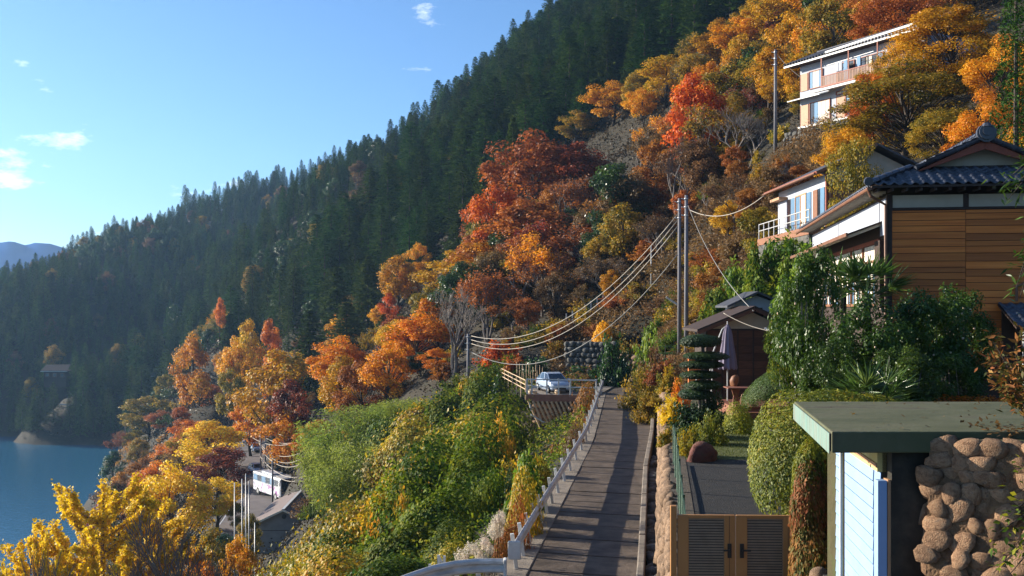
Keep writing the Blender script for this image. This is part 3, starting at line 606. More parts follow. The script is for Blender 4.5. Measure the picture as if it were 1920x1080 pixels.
mb.f = [(k*n+j, k*n+(j+1) % n, (k+1)*n+(j+1) % n, (k+1)*n+j) for k in range(len(prof_)-1) for j in range(n)]
mb.build('cloth', M_cloth, PA, smooth=False); MB().tube([(0, 0, 0), (0, 0, 3.75)], .03, 8).build('pole', M_metal, PA)
MB().tube([(0, 0, 2.95), (0, 0, 3.02)], .19, 12).build('tie', M_metal, PA); MB().tube([(0, 0, -.02), (0, 0, .08)], .3, 12).build('base', M_stone2, PA)
SF = thing('swing_frame', 'white bent-tube frame standing beside the closed parasol', 'frame', (8.75, 44.6, GARDEN))
MB().tube([(0, 0, 0), (.1, 0, 2.6), (.5, 0, 3.6), (.62, 0, 3.7)], .035, 7).build('upright', M_metal, SF); MB().tube([(-.55, .3, 0), (.1, 0, 2.2)], .03, 7).build('brace', M_metal, SF)
MB().tube([(-.75, 0, .95), (-.62, 0, 1.45), (-.45, 0, 1.5), (-.25, 0, .95)], .03, 7).build('hoop', M_metal, SF)

# ------------------------------------------------------------------ concrete-roofed gate house in the near corner
M_greenslab = mat('green_painted_concrete', [(.05, .055, .022), (.075, .08, .034), (.10, .10, .05), (.055, .04, .024)], rough=.75, scale=.9, bump=.5, bscale=14, stretch=(1, 2.2, 1), detail=9)
M_fascia = mat('peeling_paint', [(.04, .14, .12), (.18, .26, .22), (.12, .06, .03)], rough=.8, scale=4, stretch=(6, 6, .3))
M_stain = mat('stained_concrete', [(.008, .008, .007), (.035, .03, .022), (.09, .07, .05)], rough=.95, scale=2.2, bump=.6, lo=.3, hi=.75)
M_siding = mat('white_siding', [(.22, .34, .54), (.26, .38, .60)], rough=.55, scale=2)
M_ochre = mat('ochre_paint', [(.45, .36, .13), (.55, .45, .2)], rough=.7, scale=3)
GH = thing('gate_house', 'small gate house with green painted flat concrete roof and white boarded wall', 'building')
sl_ = [(2.84, 9.0), (7.5, 9.0), (7.9, 11.85), (3.30, 11.85)]
MB().ext([(*p, -1.30) for p in sl_], (0, 0, .19)).build('roof_slab', M_greenslab, GH, bevel=.012)
MB().ext([(2.826, 9.03, -1.31), (2.836, 9.03, -1.31), (3.286, 11.8, -1.31), (3.276, 11.8, -1.31)], (0, 0, .18)).build('fascia', M_fascia, GH)
A, B = Vector((3.37, 9.25, 0)), Vector((3.62, 11.3, 0)); D = (B-A).normalized(); Nn = Vector((-D.y, D.x, 0))
k = 0; z = -3.6
while z < -1.60:
    MB().ext([A+Vector((0, 0, z)), A+Nn*.011+Vector((0, 0, z)), A+Nn*.005+Vector((0, 0, z+.119)), A+Vector((0, 0, z+.119))], D*(B-A).length).build('siding_board', M_siding, GH); z += .131
MB().ext([A+Nn*.035+Vector((0, 0, z-.005)), A-Nn*.1+Vector((0, 0, z-.005)), A-Nn*.1+Vector((0, 0, -1.302)), A+Nn*.035+Vector((0, 0, -1.302))], D*(B-A).length).build('top_beam', M_ochre, GH)
MB().ext([A+Nn*.05+Vector((0, 0, -1.47)), A+Nn*.036+Vector((0, 0, -1.47)), A+Nn*.036+Vector((0, 0, -1.43)), A+Nn*.05+Vector((0, 0, -1.43))], D*(B-A).length).build('trim', M_tan, GH)
MB().ext([A-Nn*.01+Vector((0, 0, -3.8)), A-Nn*.25+Vector((0, 0, -3.8)), B-Nn*.25+Vector((0, 0, -3.8)), B-Nn*.01+Vector((0, 0, -3.8))], (0, 0, 2.49)).build('side_wall', M_stain, GH)
box('corner_post', M_siding, GH, 3.30, 3.385, 9.14, 9.24, -3.8, -1.57, .006); box('corner_trim', M_tan, GH, 3.388, 3.415, 9.13, 9.24, -3.8, -1.56)
box('post', M_metal, GH, 3.11, 3.13, 9.60, 9.63, -3.8, -1.302); box('post_edge', M_ochre, GH, 3.131, 3.143, 9.61, 9.63, -3.8, -1.302); box('post_groove', M_deck, GH, 3.144, 3.156, 9.612, 9.63, -3.8, -1.302)
box('front_wall', M_stain, GH, 3.418, 4.3, 9.12, 9.30, -3.8, -1.302)
M_earth = mat('packed_earth', [(.07, .04, .022), (.15, .085, .045), (.20, .12, .06)], rough=1, scale=7, bump=1, bscale=30)
# boulder wall beside it
M_warm = mat('warm_boulder', [(.15, .08, .042), (.28, .155, .085), (.38, .225, .125), (.2, .14, .10)], rough=.9, scale=5, bump=1, bscale=24, rand=.22)
stone_wall('boulder_wall', 'rugged brown boulder wall with soil on top beside the gate house', (5.05, 8.1), (3.72, 9.02), -3.6, -1.15, .3, .135, M_warm, thick=.6, jit=.45, rocks=ROCKS[6:], proud=.012, core_m=M_earth, fit=1.5, asp=(.95, 1.02), tilt=.12, dep=.8)
stone_wall('boulder_wall', 'short return of the boulder wall facing the gate house', (3.80, 9.05), (3.84, 9.6), -3.6, -1.34, .14, .2, M_warm, thick=.3, jit=.7, rocks=ROCKS[6:], proud=.012, core_m=M_earth, fit=1.5, asp=(.95, 1.02), tilt=.1, dep=.8)

# ------------------------------------------------------------------ slatted double gate and green fence
M_gate = mat('gate_bronze', [(.34, .15, .045), (.42, .20, .065)], rough=.4, scale=3, stretch=(1, 1, .3), spec=.5)
M_slat = mat('gate_slat', [(.20, .14, .085), (.28, .20, .125)], rough=.5, scale=5)
M_black = mat('black_iron', [(.012, .012, .012), (.025, .025, .025)], rough=.5)
GT = thing('slatted_gate', 'bronze double gate with fine horizontal slats and black handles', 'gate', (2.47, 15.8, -4.62), R(-2))
for x in (0.0, 1.93): box('gate_post', M_gate, GT, x, x+.09, -.05, .05, 0, 1.52 if x == 0 else 1.44, .005)
for k, x0 in enumerate((.11, 1.015)):
    lf = MB().box(x0, x0+.17, -.03, .03, .08, 1.38).box(x0+.72, x0+.885, -.03, .03, .08, 1.38).box(x0+.17, x0+.72, -.03, .03, 1.33, 1.38).box(x0+.17, x0+.72, -.03, .03, .08, .16).build('gate_leaf', M_gate, GT, bevel=.006)
    s_ = MB(); z = .17
    while z < 1.32: s_.add([(x0+.171, -.020, z), (x0+.719, -.020, z), (x0+.719, -.010, z+.026), (x0+.171, -.010, z+.026), (x0+.171, -.012, z-.004), (x0+.719, -.012, z-.004), (x0+.719, .0, z+.022), (x0+.171, .0, z+.022)], [(0, 1, 2, 3), (4, 7, 6, 5), (0, 4, 5, 1), (3, 2, 6, 7)]); z += .042
    s_.build('louvre', M_slat, lf)['kind'] = 'stuff'
    box('mesh_backing', M_black, lf, x0+.171, x0+.719, .02, .024, .165, 1.325)
    box('groove', M_black, lf, x0+.795, x0+.801, -.0325, -.0305, .1, 1.37)
    hx = x0+(.80 if k == 0 else .085)
    h_ = box('handle_plate', M_black, lf, hx-.03, hx+.03, -.045, -.031, .72, .94); box('handle', M_black, lf, hx-.1 if k == 0 else hx, hx if k == 0 else hx+.13, -.085, -.065, .83, .855)
M_green = mat('green_fence_paint', [(.025, .06, .035), (.04, .085, .05)], rough=.5, scale=5)
GF = thing('garden_fence', 'dark green steel mesh fence standing on the garden wall behind the gate', 'fence')
pp = [(float(XR(y))+1.0, y) for y in (16.4, 18.6, 20.8, 23, 25.2, 27.4, 29.6)]
for x, y in pp: MB().tube([(x, y, GARDEN-.1), (x, y, GARDEN+1.15)], .032, 8).build('post', M_green, GF); 
for (a, b_) in zip(pp[:-1], pp[1:]):
    for z in (.15, 1.08): MB().bar((*a, GARDEN+z), (*b_, GARDEN+z), .025, .035).build('rail', M_green, GF)
    w_ = MB()
    for q in np.linspace(0.03, .97, 26): p = Vector((*a, 0)).lerp(Vector((*b_, 0)), q); w_.bar((p.x, p.y, GARDEN+.15), (p.x, p.y, GARDEN+1.08), .006)
    w_.build('mesh', M_green, GF)['kind'] = 'stuff'
# ------------------------------------------------------------------ guard rail along the lane
LZ = -6.68
def w_beam(pts, h=.32, t=.055, up=None):
    """W-section beam swept along pts (centre line)"""
    sec = [(0, -.5), (.9, -.36), (.9, -.2), (0, -.06), (0, .06), (.9, .2), (.9, .36), (0, .5), (-.25, .5), (.55, .32), (.55, .24), (-.3, .08), (-.3, -.08), (.55, -.24), (.55, -.32), (-.25, -.5)]
    mb = MB(); n = len(sec); pts = [Vector(p) for p in pts]
    for i, p in enumerate(pts):
        d = (pts[min(i+1, len(pts)-1)]-pts[max(i-1, 0)]).normalized(); x = d.cross(Vector((0, 0, 1))).normalized(); z = x.cross(d)
        mb.v += [tuple(p+x*a*t+z*b*h) for a, b in sec]
    mb.f = [(i*n+j, i*n+(j+1) % n, (i+1)*n+(j+1) % n, (i+1)*n+j) for i in range(len(pts)-1) for j in range(n)]
    mb.f += [tuple(range(n)), tuple(range((len(pts)-1)*n, len(pts)*n))]
    return mb
M_rail = mat('weathered_white_steel', [(.36, .34, .31), (.55, .53, .50), (.63, .61, .58)], rough=.5, scale=2.5, stretch=(1, 1, 3), coord='Position')
GR = thing('guard_rail', 'white steel guard rail on leaning posts along the lane edge', 'guard rail')
pd = [25.9, 27.2, 28.5, 29.9, 31.3, 32.8, 34.4, 36.4, 38.8, 41.3, 44.2, 47.2, 50.3, 53.4, 56.6, 59.8, 63, 66.4, 69.8, 73.4, 77, 81]
for y in pd:
    x = float(XL(y)); o = MB().bar((x, y, LZ-.12), (x-.13, y, LZ+.88), .10, .105).build('post', M_metal, GR, bevel=.01)
    MB().bar((x-.11, y, LZ+.62), (x+.02, y, LZ+.62), .09, .22).build('bracket', M_rail, o)
yb = [25.3]+list(np.arange(27, 82.1, 2.0))
w_beam([(float(XL(y))+.03, y, LZ+.68) for y in yb], .28, .07).build('beam', M_rail, GR)
MB().box(float(XL(25.2))-.13, float(XL(25.2))+.2, 25.12, 25.22, LZ+.40, LZ+.86).build('end_plate', M_metal, GR, bevel=.03)
G2 = thing('guard_rail', 'curved white guard rail at the foot of the vine bank beside pampas plumes', 'guard rail')
cv = [(-2.55, 22.9, -6.28), (-2.2, 23.2, -6.22), (-1.8, 23.5, -6.16), (-1.3, 23.75, -6.12), (-.8, 23.85, -6.10), (-.2, 23.85, -6.10)]
w_beam(cv, .34, .07).build('beam', M_rail, G2); box('end_plate', M_rail, G2, -.2, -.12, 23.72, 23.98, -6.34, -5.93, .02)
for x, y, z in (cv[1], cv[3], cv[4]): MB().bar((x, y+.14, -8.2), (x, y+.14, z+.1), .11).build('post', M_metal, G2)
G3 = thing('steel_bracket', 'small white steel frame sticking up behind the curved guard rail', 'bracket', (-2.0, 24.6, -6.55))
MB().bar((0, 0, -2.0), (0, 0, .30), .05).build('upright', M_metal, G3); MB().bar((.22, 0, -2.0), (.22, 0, .52), .06).build('upright', M_metal, G3); MB().bar((.36, 0, -2.0), (.36, 0, .5), .06).build('upright', M_metal, G3)
MB().bar((-.02, 0, .2), (1.4, .1, .2), .04).build('rail', M_metal, G3); MB().bar((.22, 0, .5), (.36, 0, .2), .05).build('brace', M_metal, G3)

# ------------------------------------------------------------------ cantilevered parking deck with railing
CD = thing('parking_deck', 'rust-brown parking deck carried on slanting timber struts over the bank', 'deck')
A, B, C_, D_ = at(988, 735, 76), at(1118, 748, 75), at(1150, 745, 84), at(985, 722, 86)
for p in (A, B, C_, D_): p.z = -6.62
M_rust = mat('rusty_edge', [(.20, .075, .04), (.30, .13, .08)], rough=.7, scale=3)
M_strut = mat('pale_strut', [(.50, .34, .20), (.60, .44, .28)], rough=.7, scale=4)
MB().ext([A, B, C_, D_], (0, 0, -.12)).build('floor', M_edge, CD)
MB().ext([A+Vector((-.05, -.06, .06)), B+Vector((.0, -.06, .06)), B+Vector((0, -.01, .06)), A+Vector((-.05, -.01, .06))], (0, 0, -.5)).build('edge_beam', M_rust, CD)
for i in range(11):
    p = A.lerp(B, (i+.3)/15)+Vector((0, -.08, -.45)); q = p+Vector((1.35, .35, -3.0)); MB().bar(p, q, .11, .13).build('strut', M_strut, CD)
MB().tube([A+Vector((.2, -.1, -.6)), A+Vector((.35, -.15, -1.5)), A+Vector((1.6, -.2, -2.2)), A+Vector((3.0, -.1, -4.0)), A+Vector((4.0, 0, -4.6))], .06, 6).build('drain_pipe', M_metal, CD)
stone_wall('deck_wall', 'rubble wall under the slanting struts of the parking deck', (A.x+4.6, 76.7), (A.x+.35, 77.0), -12.6, -6.9, .25, .42, M_stone, thick=1.5, limit=190)
MB().bar(A+Vector((.1, -.2, -3.4)), A+Vector((.1, -.1, -7.2)), .07).build('pole', M_metal, CD)
for i in range(4): MB().bar(A+Vector((.1, -.2, -3.8-i*.8)), A+Vector((1.4-.1*i, -.2, -3.95-i*.8)), .05).build('ladder_bar', M_metal, CD)
PR = thing('white_railing', 'white two-bar railing around the parking deck in front of the parked car', 'railing')
rp_ = [(A.lerp(B, k)) for k in (0, .07, .29, .46, .63, .72, 1.0)]
for k, p in enumerate(rp_):
    if k == 5: continue
    MB().bar(p+Vector((0, 0, -.1)), p+Vector((0, 0, 1.25)), .11).build('post', M_metal, PR)
for z in (.62, 1.17): MB().bar(A+Vector((0, 0, z)), B+Vector((0, 0, z)), .07, .09).build('rail', M_metal, PR)
R2 = thing('pipe_railing', 'thin weathered pipe railing running back from the white railing', 'railing')
a2, b2 = A+Vector((-.1, .2, 0)), at(940, 712, 92); b2.z = -6.7
for k in np.linspace(0, 1, 7): p = a2.lerp(b2, k); MB().tube([p+Vector((0, 0, -.4)), p+Vector((0, 0, 1.1))], .04, 6).build('post', M_strut, R2)
for z in (.4, .75, 1.08): MB().tube([a2+Vector((0, 0, z)), b2+Vector((0, 0, z))], .035, 6).build('rail', M_strut, R2)
for i, (px, py, s) in enumerate([(995, 726, .5), (1003, 725, .45), (1045, 731, .5), (1110, 728, .35)]):
    p = at(px, py, 76.6); o = inst('rock', ROCKS[i+2], None, (p.x, p.y, -6.6+s*.3), (.2*i, 0, i), (s, s, s*.8), M_strut); tag(o, 'pale rock lying on the parking deck behind the railing', 'rock', 'rocks on the parking deck')

# ------------------------------------------------------------------ cars and the coach
M_carw = mat('pearl_white_paint', [(.33, .40, .50), (.37, .44, .54)], rough=.2, spec=.6, scale=1)
M_carb = mat('silver_blue_paint', [(.28, .34, .42), (.32, .38, .46)], rough=.22, spec=.6, scale=1)
M_rub = mat('tyre_rubber', [(.012, .012, .012), (.02, .02, .02)], rough=.8)
M_lampw = glass('headlamp', (.6, .65, .7), .1); M_lampr = glass('tail_lamp', (.4, .02, .02), .15); M_plate = mat('number_plate', [(.75, .75, .72)], rough=.5)
def car(label, loc, heading, paint, group=None):
    """hatchback: lofted body, glazed cabin, wheels, lamps. heading = direction the nose points (radians from +X)"""
    c = thing('parked_car', label, 'car', loc, heading, group)
    L, Wc = 4.0, .85
    # stations along x: (x, z_bottom, z_belt, half width at belt)
    st = [(-2.0, .35, .78, .70), (-1.9, .22, .92, .80), (-1.2, .20, .96, .85), (0, .20, .95, .86), (.8, .20, .93, .85), (1.4, .20, .86, .82), (1.85, .22, .74, .74), (2.02, .32, .62, .60)]
    mb = MB(); n = 8
    for x, zb, zt, w in st: mb.v += [(x, -w*.92, zb), (x, -w, zb+.12), (x, -w*1.01, (zb+zt)/2), (x, -w*.95, zt), (x, w*.95, zt), (x, w*1.01, (zb+zt)/2), (x, w, zb+.12), (x, w*.92, zb)]
    mb.f = [(i*n+j, i*n+(j+1) % n, (i+1)*n+(j+1) % n, (i+1)*n+j) for i in range(len(st)-1) for j in range(n)]+[tuple(range(n)), tuple(range((len(st)-1)*n, len(st)*n))]
    b_ = mb.build('body', paint, c, bevel=.03, smooth=True)
    cb = MB(); s2 = [(-1.86, .93, .76, .72), (-1.35, 1.43, .60, .76), (-.2, 1.50, .62, .80), (.25, 1.44, .60, .80), (1.12, .90, .72, .72)]
    prev = None; top = [(-1.72, 1.22, .56), (-1.0, 1.45, .60), (-.2, 1.50, .61), (.35, 1.42, .58)]; bot = [(-1.96, .92, .74), (-.9, .96, .82), (.3, .95, .82), (1.3, .89, .74)]
    cb.v = [(x, -w, z) for x, z, w in top]+[(x, w, z) for x, z, w in top]+[(x, -w, z) for x, z, w in bot]+[(x, w, z) for x, z, w in bot]
    cb.f = [(i, i+1, 5+i, 4+i) for i in range(3)]+[(8+i, 9+i, i+1, i) for i in range(3)]+[(12+i, 4+i, 5+i, 13+i) for i in range(3)]+[(3, 11, 15, 7), (0, 4, 12, 8)]
    cab = cb.build('cabin', paint, c, bevel=.03)
    def pane(name, q, off):
        q = [Vector(p) for p in q]; ce = sum(q, Vector())/len(q); nn = (q[1]-q[0]).cross(q[2]-q[0]).normalized()
        if nn.dot(ce-Vector((-.2, 0, 1.0))) < 0: nn = -nn
        MB().add([ce+(p-ce)*off+nn*.012 for p in q], [tuple(range(len(q)))]).build(name, M_dark, cab)
    V_ = cb.v; pane('windscreen', [V_[3], V_[11], V_[15], V_[7]], .88); pane('rear_window', [V_[0], V_[4], V_[12], V_[8]], .84)
    for i in range(3): pane('side_window', [V_[8+i], V_[9+i], V_[i+1], V_[i]], .86); pane('side_window', [V_[12+i], V_[4+i], V_[5+i], V_[13+i]], .86)
    for x in (-1.25, 1.28):
        for s in (-1, 1):
            w = MB().tube([(x, s*.68, .31), (x, s*.875, .31)], .31, 18).build('wheel', M_rub, c); MB().tube([(x, s*.86, .31), (x, s*.885, .31)], .2, 12).build('rim', M_steel, w)
    for s in (-1, 1):
        MB().add([(1.80, s*.76, .60), (1.93, s*.40, .58), (1.86, s*.42, .74), (1.66, s*.78, .80)], [(0, 1, 2, 3)]).build('headlight', M_lampw, c, loc=(.03, s*.012, .012))
        box('tail_light', M_lampr, c, -1.98, -1.86, s*.72-.09, s*.72+.09, .68, .9); box('mirror', paint, c, .72, .84, s*.98-.1, s*.98+.1, .92, 1.06, .02)
    box('grille', M_black, c, 1.93, 2.03, -.38, .38, .30, .44); box('plate', M_plate, c, 2.025, 2.04, -.17, .17, .46, .56)
    return c
p = at(1037, 728, 79); car('pale silver hatchback parked behind the white railing of the parking deck', (p.x, 79, -6.6), R(-74), M_carw)
VZ = -26.25
for px, d, hd, m_, lb in [(463, 196, -70, M_carw, 'white car farthest along the lakeside road'), (479, 184, -65, M_carb, 'silver car following behind another on the lakeside road'), (480, 160, -60, M_carb, 'blue-grey car just beyond the coach on the lakeside road')]:
    p = at(px, 800, d); car(lb, (p.x, d, VZ+.06), R(hd), m_)
BU = thing('coach', 'white coach with purple markings standing on the lakeside road', 'coach', (at(515, 900, 140).x, 140, VZ+.05), R(-52))
M_purple = mat('purple_livery', [(.28, .10, .30), (.7, .66, .72), (.75, .75, .78)], rough=.3, scale=1.2, lo=.42, hi=.55)
mb = MB().box(-4.5, 4.5, -1.22, 1.22, .45, 3.1); mb.build('body', mat('coach_paint', [(.34, .35, .37), (.40, .41, .43)], rough=.3), BU, bevel=.15); box('livery', M_purple, BU, -4.3, 3.9, -1.235, -1.224, .6, 1.75); 
for i in range(6): box('side_window', M_dark if i % 2 else M_glass, BU, -4.2+i*1.33, -4.2+i*1.33+1.25, -1.24, -1.223, 1.95, 2.75); box('side_window', M_dark, BU, -4.2+i*1.33, -4.2+i*1.33+1.25, 1.223, 1.24, 1.95, 2.75)
box('windscreen', M_dark, BU, 4.49, 4.53, -1.1, 1.1, 1.3, 2.95); box('bumper', M_black, BU, 4.4, 4.58, -1.15, 1.15, .45, .8, .03); box('roof_pod', M_carw, BU, -2.5, 1, -.8, .8, 3.09, 3.3, .06)
for x in (-2.8, 2.9):
    for s in (-1, 1): w = MB().tube([(x, s*.95, .5), (x, s*1.245, .5)], .5, 18).build('wheel', M_rub, BU); MB().tube([(x, s*1.22, .5), (x, s*1.255, .5)], .28, 12).build('rim', M_steel, w)
for s in (-1, 1): box('headlight', M_lampw, BU, 4.53, 4.6, s*.85-.18, s*.85+.18, .85, 1.05); MB().tube([(4.4, s*1.2, 2.9), (4.8, s*1.5, 2.6), (4.8, s*1.5, 2.2)], .05, 6).build('mirror', M_black, BU)

# ------------------------------------------------------------------ lakeside road and village
M_road = mat('old_asphalt', [(.10, .085, .085), (.16, .135, .125)], rough=.9, scale=.6, coord='Position')
yv = list(range(84, 250, 6))
struct(MB().add([(float(vroad(y))+s, y, VZ+.01) for y in yv for s in (-2.9, 2.9)], [(2*i, 2*i+1, 2*i+3, 2*i+2) for i in range(len(yv)-1)]).build('road', M_road))
for s in (-2.6, 2.6):
    struct(MB().add([(float(vroad(y))+s+q, y, VZ+.02) for y in yv for q in (-.08, .08)], [(2*i, 2*i+1, 2*i+3, 2*i+2) for i in range(len(yv)-1)]).build('road_edge_line', M_metal))
VH = thing('village_house', 'grey-walled village house with gable roof coloured sunlit brown and shaded slate beside the coach', 'house', (-27.5, 108, -26.5), R(2))
M_vw = mat('grey_render', [(.20, .185, .17), (.27, .25, .22)], rough=.9, scale=1.2); M_vr = mat('sunlit_slate', [(.13, .095, .085), (.18, .135, .12)], rough=.7, scale=2, stretch=(1, 4, 1))
box('wall', M_vw, VH, 0, 6.4, 0, 13, -1.5, 3.3); MB().ext([(0, 0, 3.3), (6.4, 0, 3.3), (3.2, 0, 4.75)], (0, .1, 0)).build('gable', M_vw, VH)
MB().ext([(-.5, -.6, 3.15), (3.2, -.6, 4.85), (3.2, 13.5, 4.85), (-.5, 13.5, 3.15)], (0, 0, .12)).build('roof_slope', M_vr, VH)  # left slope: sunlight put into its paler brown colour
MB().ext([(6.9, -.6, 3.15), (3.2, -.6, 4.85), (3.2, 13.5, 4.85), (6.9, 13.5, 3.15)], (0, 0, .12)).build('roof_slope', M_slate, VH)  # right slope of the same roof: shade put into a darker colour
MB().bar((3.2, -.65, 5.0), (3.2, 13.5, 5.0), .28, .1).build('ridge', M_metal, VH); MB().bar((-.5, -.66, 3.18), (3.2, -.66, 4.9), .06, .2).build('bargeboard', M_cream, VH); MB().bar((6.9, -.66, 3.18), (3.2, -.66, 4.9), .06, .2).build('bargeboard', M_cream, VH)  # ridge in white: its sunlit edge put into the colour
MB().tube([(3.2, -.02, 4.1), (3.2, .02, 4.1)], .26, 8).build('vent', M_black, VH); box('seam', M_beam, VH, 0, 6.4, -.02, -.005, 2.6, 2.66)
wv = box('window', M_metal, VH, 3.9, 5.6, -.06, -.01, .5, 1.9); box('pane', M_dark, wv, 3.97, 4.72, -.075, -.062, .57, 1.83); box('pane', M_dark, wv, 4.78, 5.53, -.075, -.062, .57, 1.83)
V2 = thing('village_hut', 'small brown hut with pale gable half hidden beyond the village house', 'hut', (at(612, 900, 118).x, 118, -26.0))
box('wall', M_brown, V2, -1.2, 1.8, 0, 3, -1.5, 4.6); MB().ext([(-1.6, -.4, 4.5), (.3, -.4, 5.6), (2.2, -.4, 4.5), (2.2, -.4, 4.65), (.3, -.4, 5.78), (-1.6, -.4, 4.65)], (0, 3.8, 0)).build('roof', M_slate, V2); MB().ext([(-1.2, -.05, 4.6), (1.8, -.05, 4.6), (.3, -.05, 5.4)], (0, .04, 0)).build('gable', M_cream, V2)
def far_house(label, px, d, w, z, rz):
    p = at(px, 700, d); h = thing('lakeside_house', label, 'house', (p.x, d, z), rz)
    box('wall', M_beam, h, 0, w, 0, 6, -3, 3.2); MB().ext([(-.8, -.9, 3.1), (w+.8, -.9, 3.1), (w+.3, 3, 5.2), (-.3, 3, 5.2)], (0, 0, .2)).build('roof', M_beam, h); box('eave', M_metal, h, -.8, w+.8, -1.0, -.92, 2.9, 3.15)
    for i in range(3): f = box('window', M_brown, h, .6+i*w/3, .6+i*w/3+1.5, -.08, -.01, .8, 2.3); box('pane', M_dark, f, .7+i*w/3, 2+i*w/3, -.1, -.085, .9, 2.2)
    return h
far_house('shaded lakeside house with a long pale eave on the far shore', 82, 384, 8.5, -27.5, 0); far_house('house with pale roof edge at the end of the lakeside road', 288, 372, 7.5, -28.5, R(8))
FR = thing('shore_barrier', 'long white barrier on the road above the far lake shore', 'guard rail')
for k in range(3): a, b_ = at(112+k*22, 758, 378), at(131+k*22, 759.5, 378); MB().bar(a, b_, .3, .45).build('beam', M_metal, FR); MB().bar(a-Vector((0, 0, 5)), a, .3).build('post', M_metal, FR)

# ------------------------------------------------------------------ poles and cables
M_pole = mat('grey_pole', [(.13, .125, .135), (.2, .19, .2)], rough=.75, scale=2, stretch=(2, 2, .3))
M_cable = mat('pale_cable', [(.34, .29, .23), (.40, .35, .28)], rough=.5); M_wire = mat('grey_wire', [(.25, .24, .22)], rough=.6)
def pole(label, x, y, zt, r=.14, group=None, bands=True, arm=0, m_=None):
    z0 = gz1(x, y)-.5 if y > 56 else -7; o = thing('utility_pole', label, 'pole', (x, y, z0), 0, group); H = zt-z0
    MB().tube([(0, 0, 0), (0, 0, H)], [r*1.15, r*.8], 10).build('shaft', m_ or M_pole, o, smooth=True)
    if bands:
        for k, zz in enumerate((.3, .9, 1.5)): MB().tube([(0, 0, H-zz), (0, 0, H-zz+.08)], r*1.05, 10).build('clamp', M_steel, o); MB().tube([(-r*.9, -.05, H-zz), (-r*2.3, -.05, H-zz+.05)], .035, 6).build('insulator', M_metal, o)
        for k in range(10): MB().tube([((-1)**k*r*.8, 0, H-2-k*.45), ((-1)**k*r*1.9, 0, H-2-k*.45)], .014, 5).build('step_bolt', M_steel, o)
    if arm:
        for k in range(arm): MB().bar((-.9, 0, H-.3-k*.7), (.9, 0, H-.3-k*.7), .08, .08).build('cross_arm', M_steel, o)
    return Vector((x, y, zt))
T1 = pole('grey concrete utility pole with clamps, shorter of the pair by the garden', at(1274, 500, 76).x, 76, at(0, 372, 76).z, .15)
T2 = pole('taller grey utility pole of the pair by the garden', at(1287, 500, 74).x, 74, at(0, 366, 74).z, .16)
MB_ = thing('pole_bracket', 'pale steel bracket sticking out from the paired utility poles', 'bracket'); MB().bar(at(1249, 557, 75.5), at(1270, 571, 75.5), .12).build('arm', M_metal, MB_)
T3 = pole('slim utility pole beside the leafless tree above the vine bank', at(878, 700, 94).x, 94, at(0, 626, 94).z, .15)
T4 = pole('dark utility pole beside the hillside house', at(1454, 200, 98).x, 98, at(0, 93, 98).z, .16)
T5 = pole('thin pale pole in front of the dark wood near the fence', at(1221, 500, 100).x, 100, at(0, 460, 100).z, .06, bands=False, m_=M_metal)
def cable(a, b_, sag, r=.03, m_=None, label='pale power cable strung between the pole by the leafless tree and the paired poles', group='cables to the paired poles', n=22):
    a, b_ = Vector(a), Vector(b_); pts = [a.lerp(b_, k/n)-Vector((0, 0, sag*4*(k/n)*(1-k/n))) for k in range(n+1)]
    o = MB().tube(pts, r, 5).build('power_cable', m_ or M_cable, smooth=True); tag(o, label, 'cable', group)
for k, (z3, z1, sg) in enumerate([(-.15, -1.2, 3.3), (-.5, -1.65, 3.5), (-.85, -2.1, 3.6)]): cable(T3+Vector((.1, 0, z3)), T1+Vector((-.15, 0, z1)), sg, .033)
cable(T3+Vector((.1, 0, -1.6)), T1+Vector((-.15, 0, -4.2)), 4.0, .035, M_wire, 'thin grey cable hanging below the three pale power cables', None)
cable(T2+Vector((.1, 0, -1.0)), (16.55, 66.5, 7.3), .9, .03, M_cable, 'service cable running from the taller paired pole to the white house eave', None)
cable(T2+Vector((.1, 0, -.7)), (11.2, 47, GARDEN+4.4), .8, .02, M_wire, 'service wire running down from the taller paired pole to the shed gable', None)
cable((9.9, 47.4, GARDEN+4.3), (11.62, 45.4, GARDEN+3.5), .12, .02, M_cable, 'pale cord from the shed gable to the corrugated awning', None)
cable(T4+Vector((.1, 0, -.4)), (28.5, 94, 20.5), .5, .02, M_wire, 'thin wire from the dark pole to the hillside house', None)
vp = []
for px, d, top, r in [(511, 128, 865, .13), (489, 150, 800, .12), (470, 185, 792, .12), (498, 165, 815, .12), (468, 205, 780, .1)]:
    vp.append(pole('dark village pole carrying the sagging pale cables over the lakeside road', at(px, 900, d).x, d, at(0, top, d).z, r, 'poles along the lakeside road', bands=False, arm=1))
for px, d, top in [(440, 82, 905), (454, 82, 898), (461, 84, 888), (467, 84, 902), (478, 86, 980)]:
    pole('tall thin pale mast in the cluster beside the yellow ginkgo', at(px, 1000, d).x, d, at(0, top, d).z, .055, 'masts by the ginkgo', bands=False, m_=M_steel)
LB = 'pale cable sagging above the lakeside road towards the orange tree'
for i, (x0, y0, x1, y1, d0, d1, sg) in enumerate([(415, 752, 450, 753, 225, 215, .5), (425, 766, 460, 765, 220, 210, 1.2), (440, 787, 562, 828, 205, 128, 2.2), (468, 792, 562, 828, 200, 128, 1.6), (470, 806, 565, 848, 190, 126, 2.2), (480, 822, 566, 860, 180, 126, 2.0), (486, 838, 570, 868, 165, 124, 1.6), (490, 862, 574, 898, 150, 120, 1.4), (488, 856, 574, 893, 150, 120, 1.2), (470, 790, 600, 822, 200, 130, 1.0)]):
    cable(at(x0, y0, d0), at(x1, y1, d1), sg, .045, M_cable, LB, 'cables above the lakeside road')
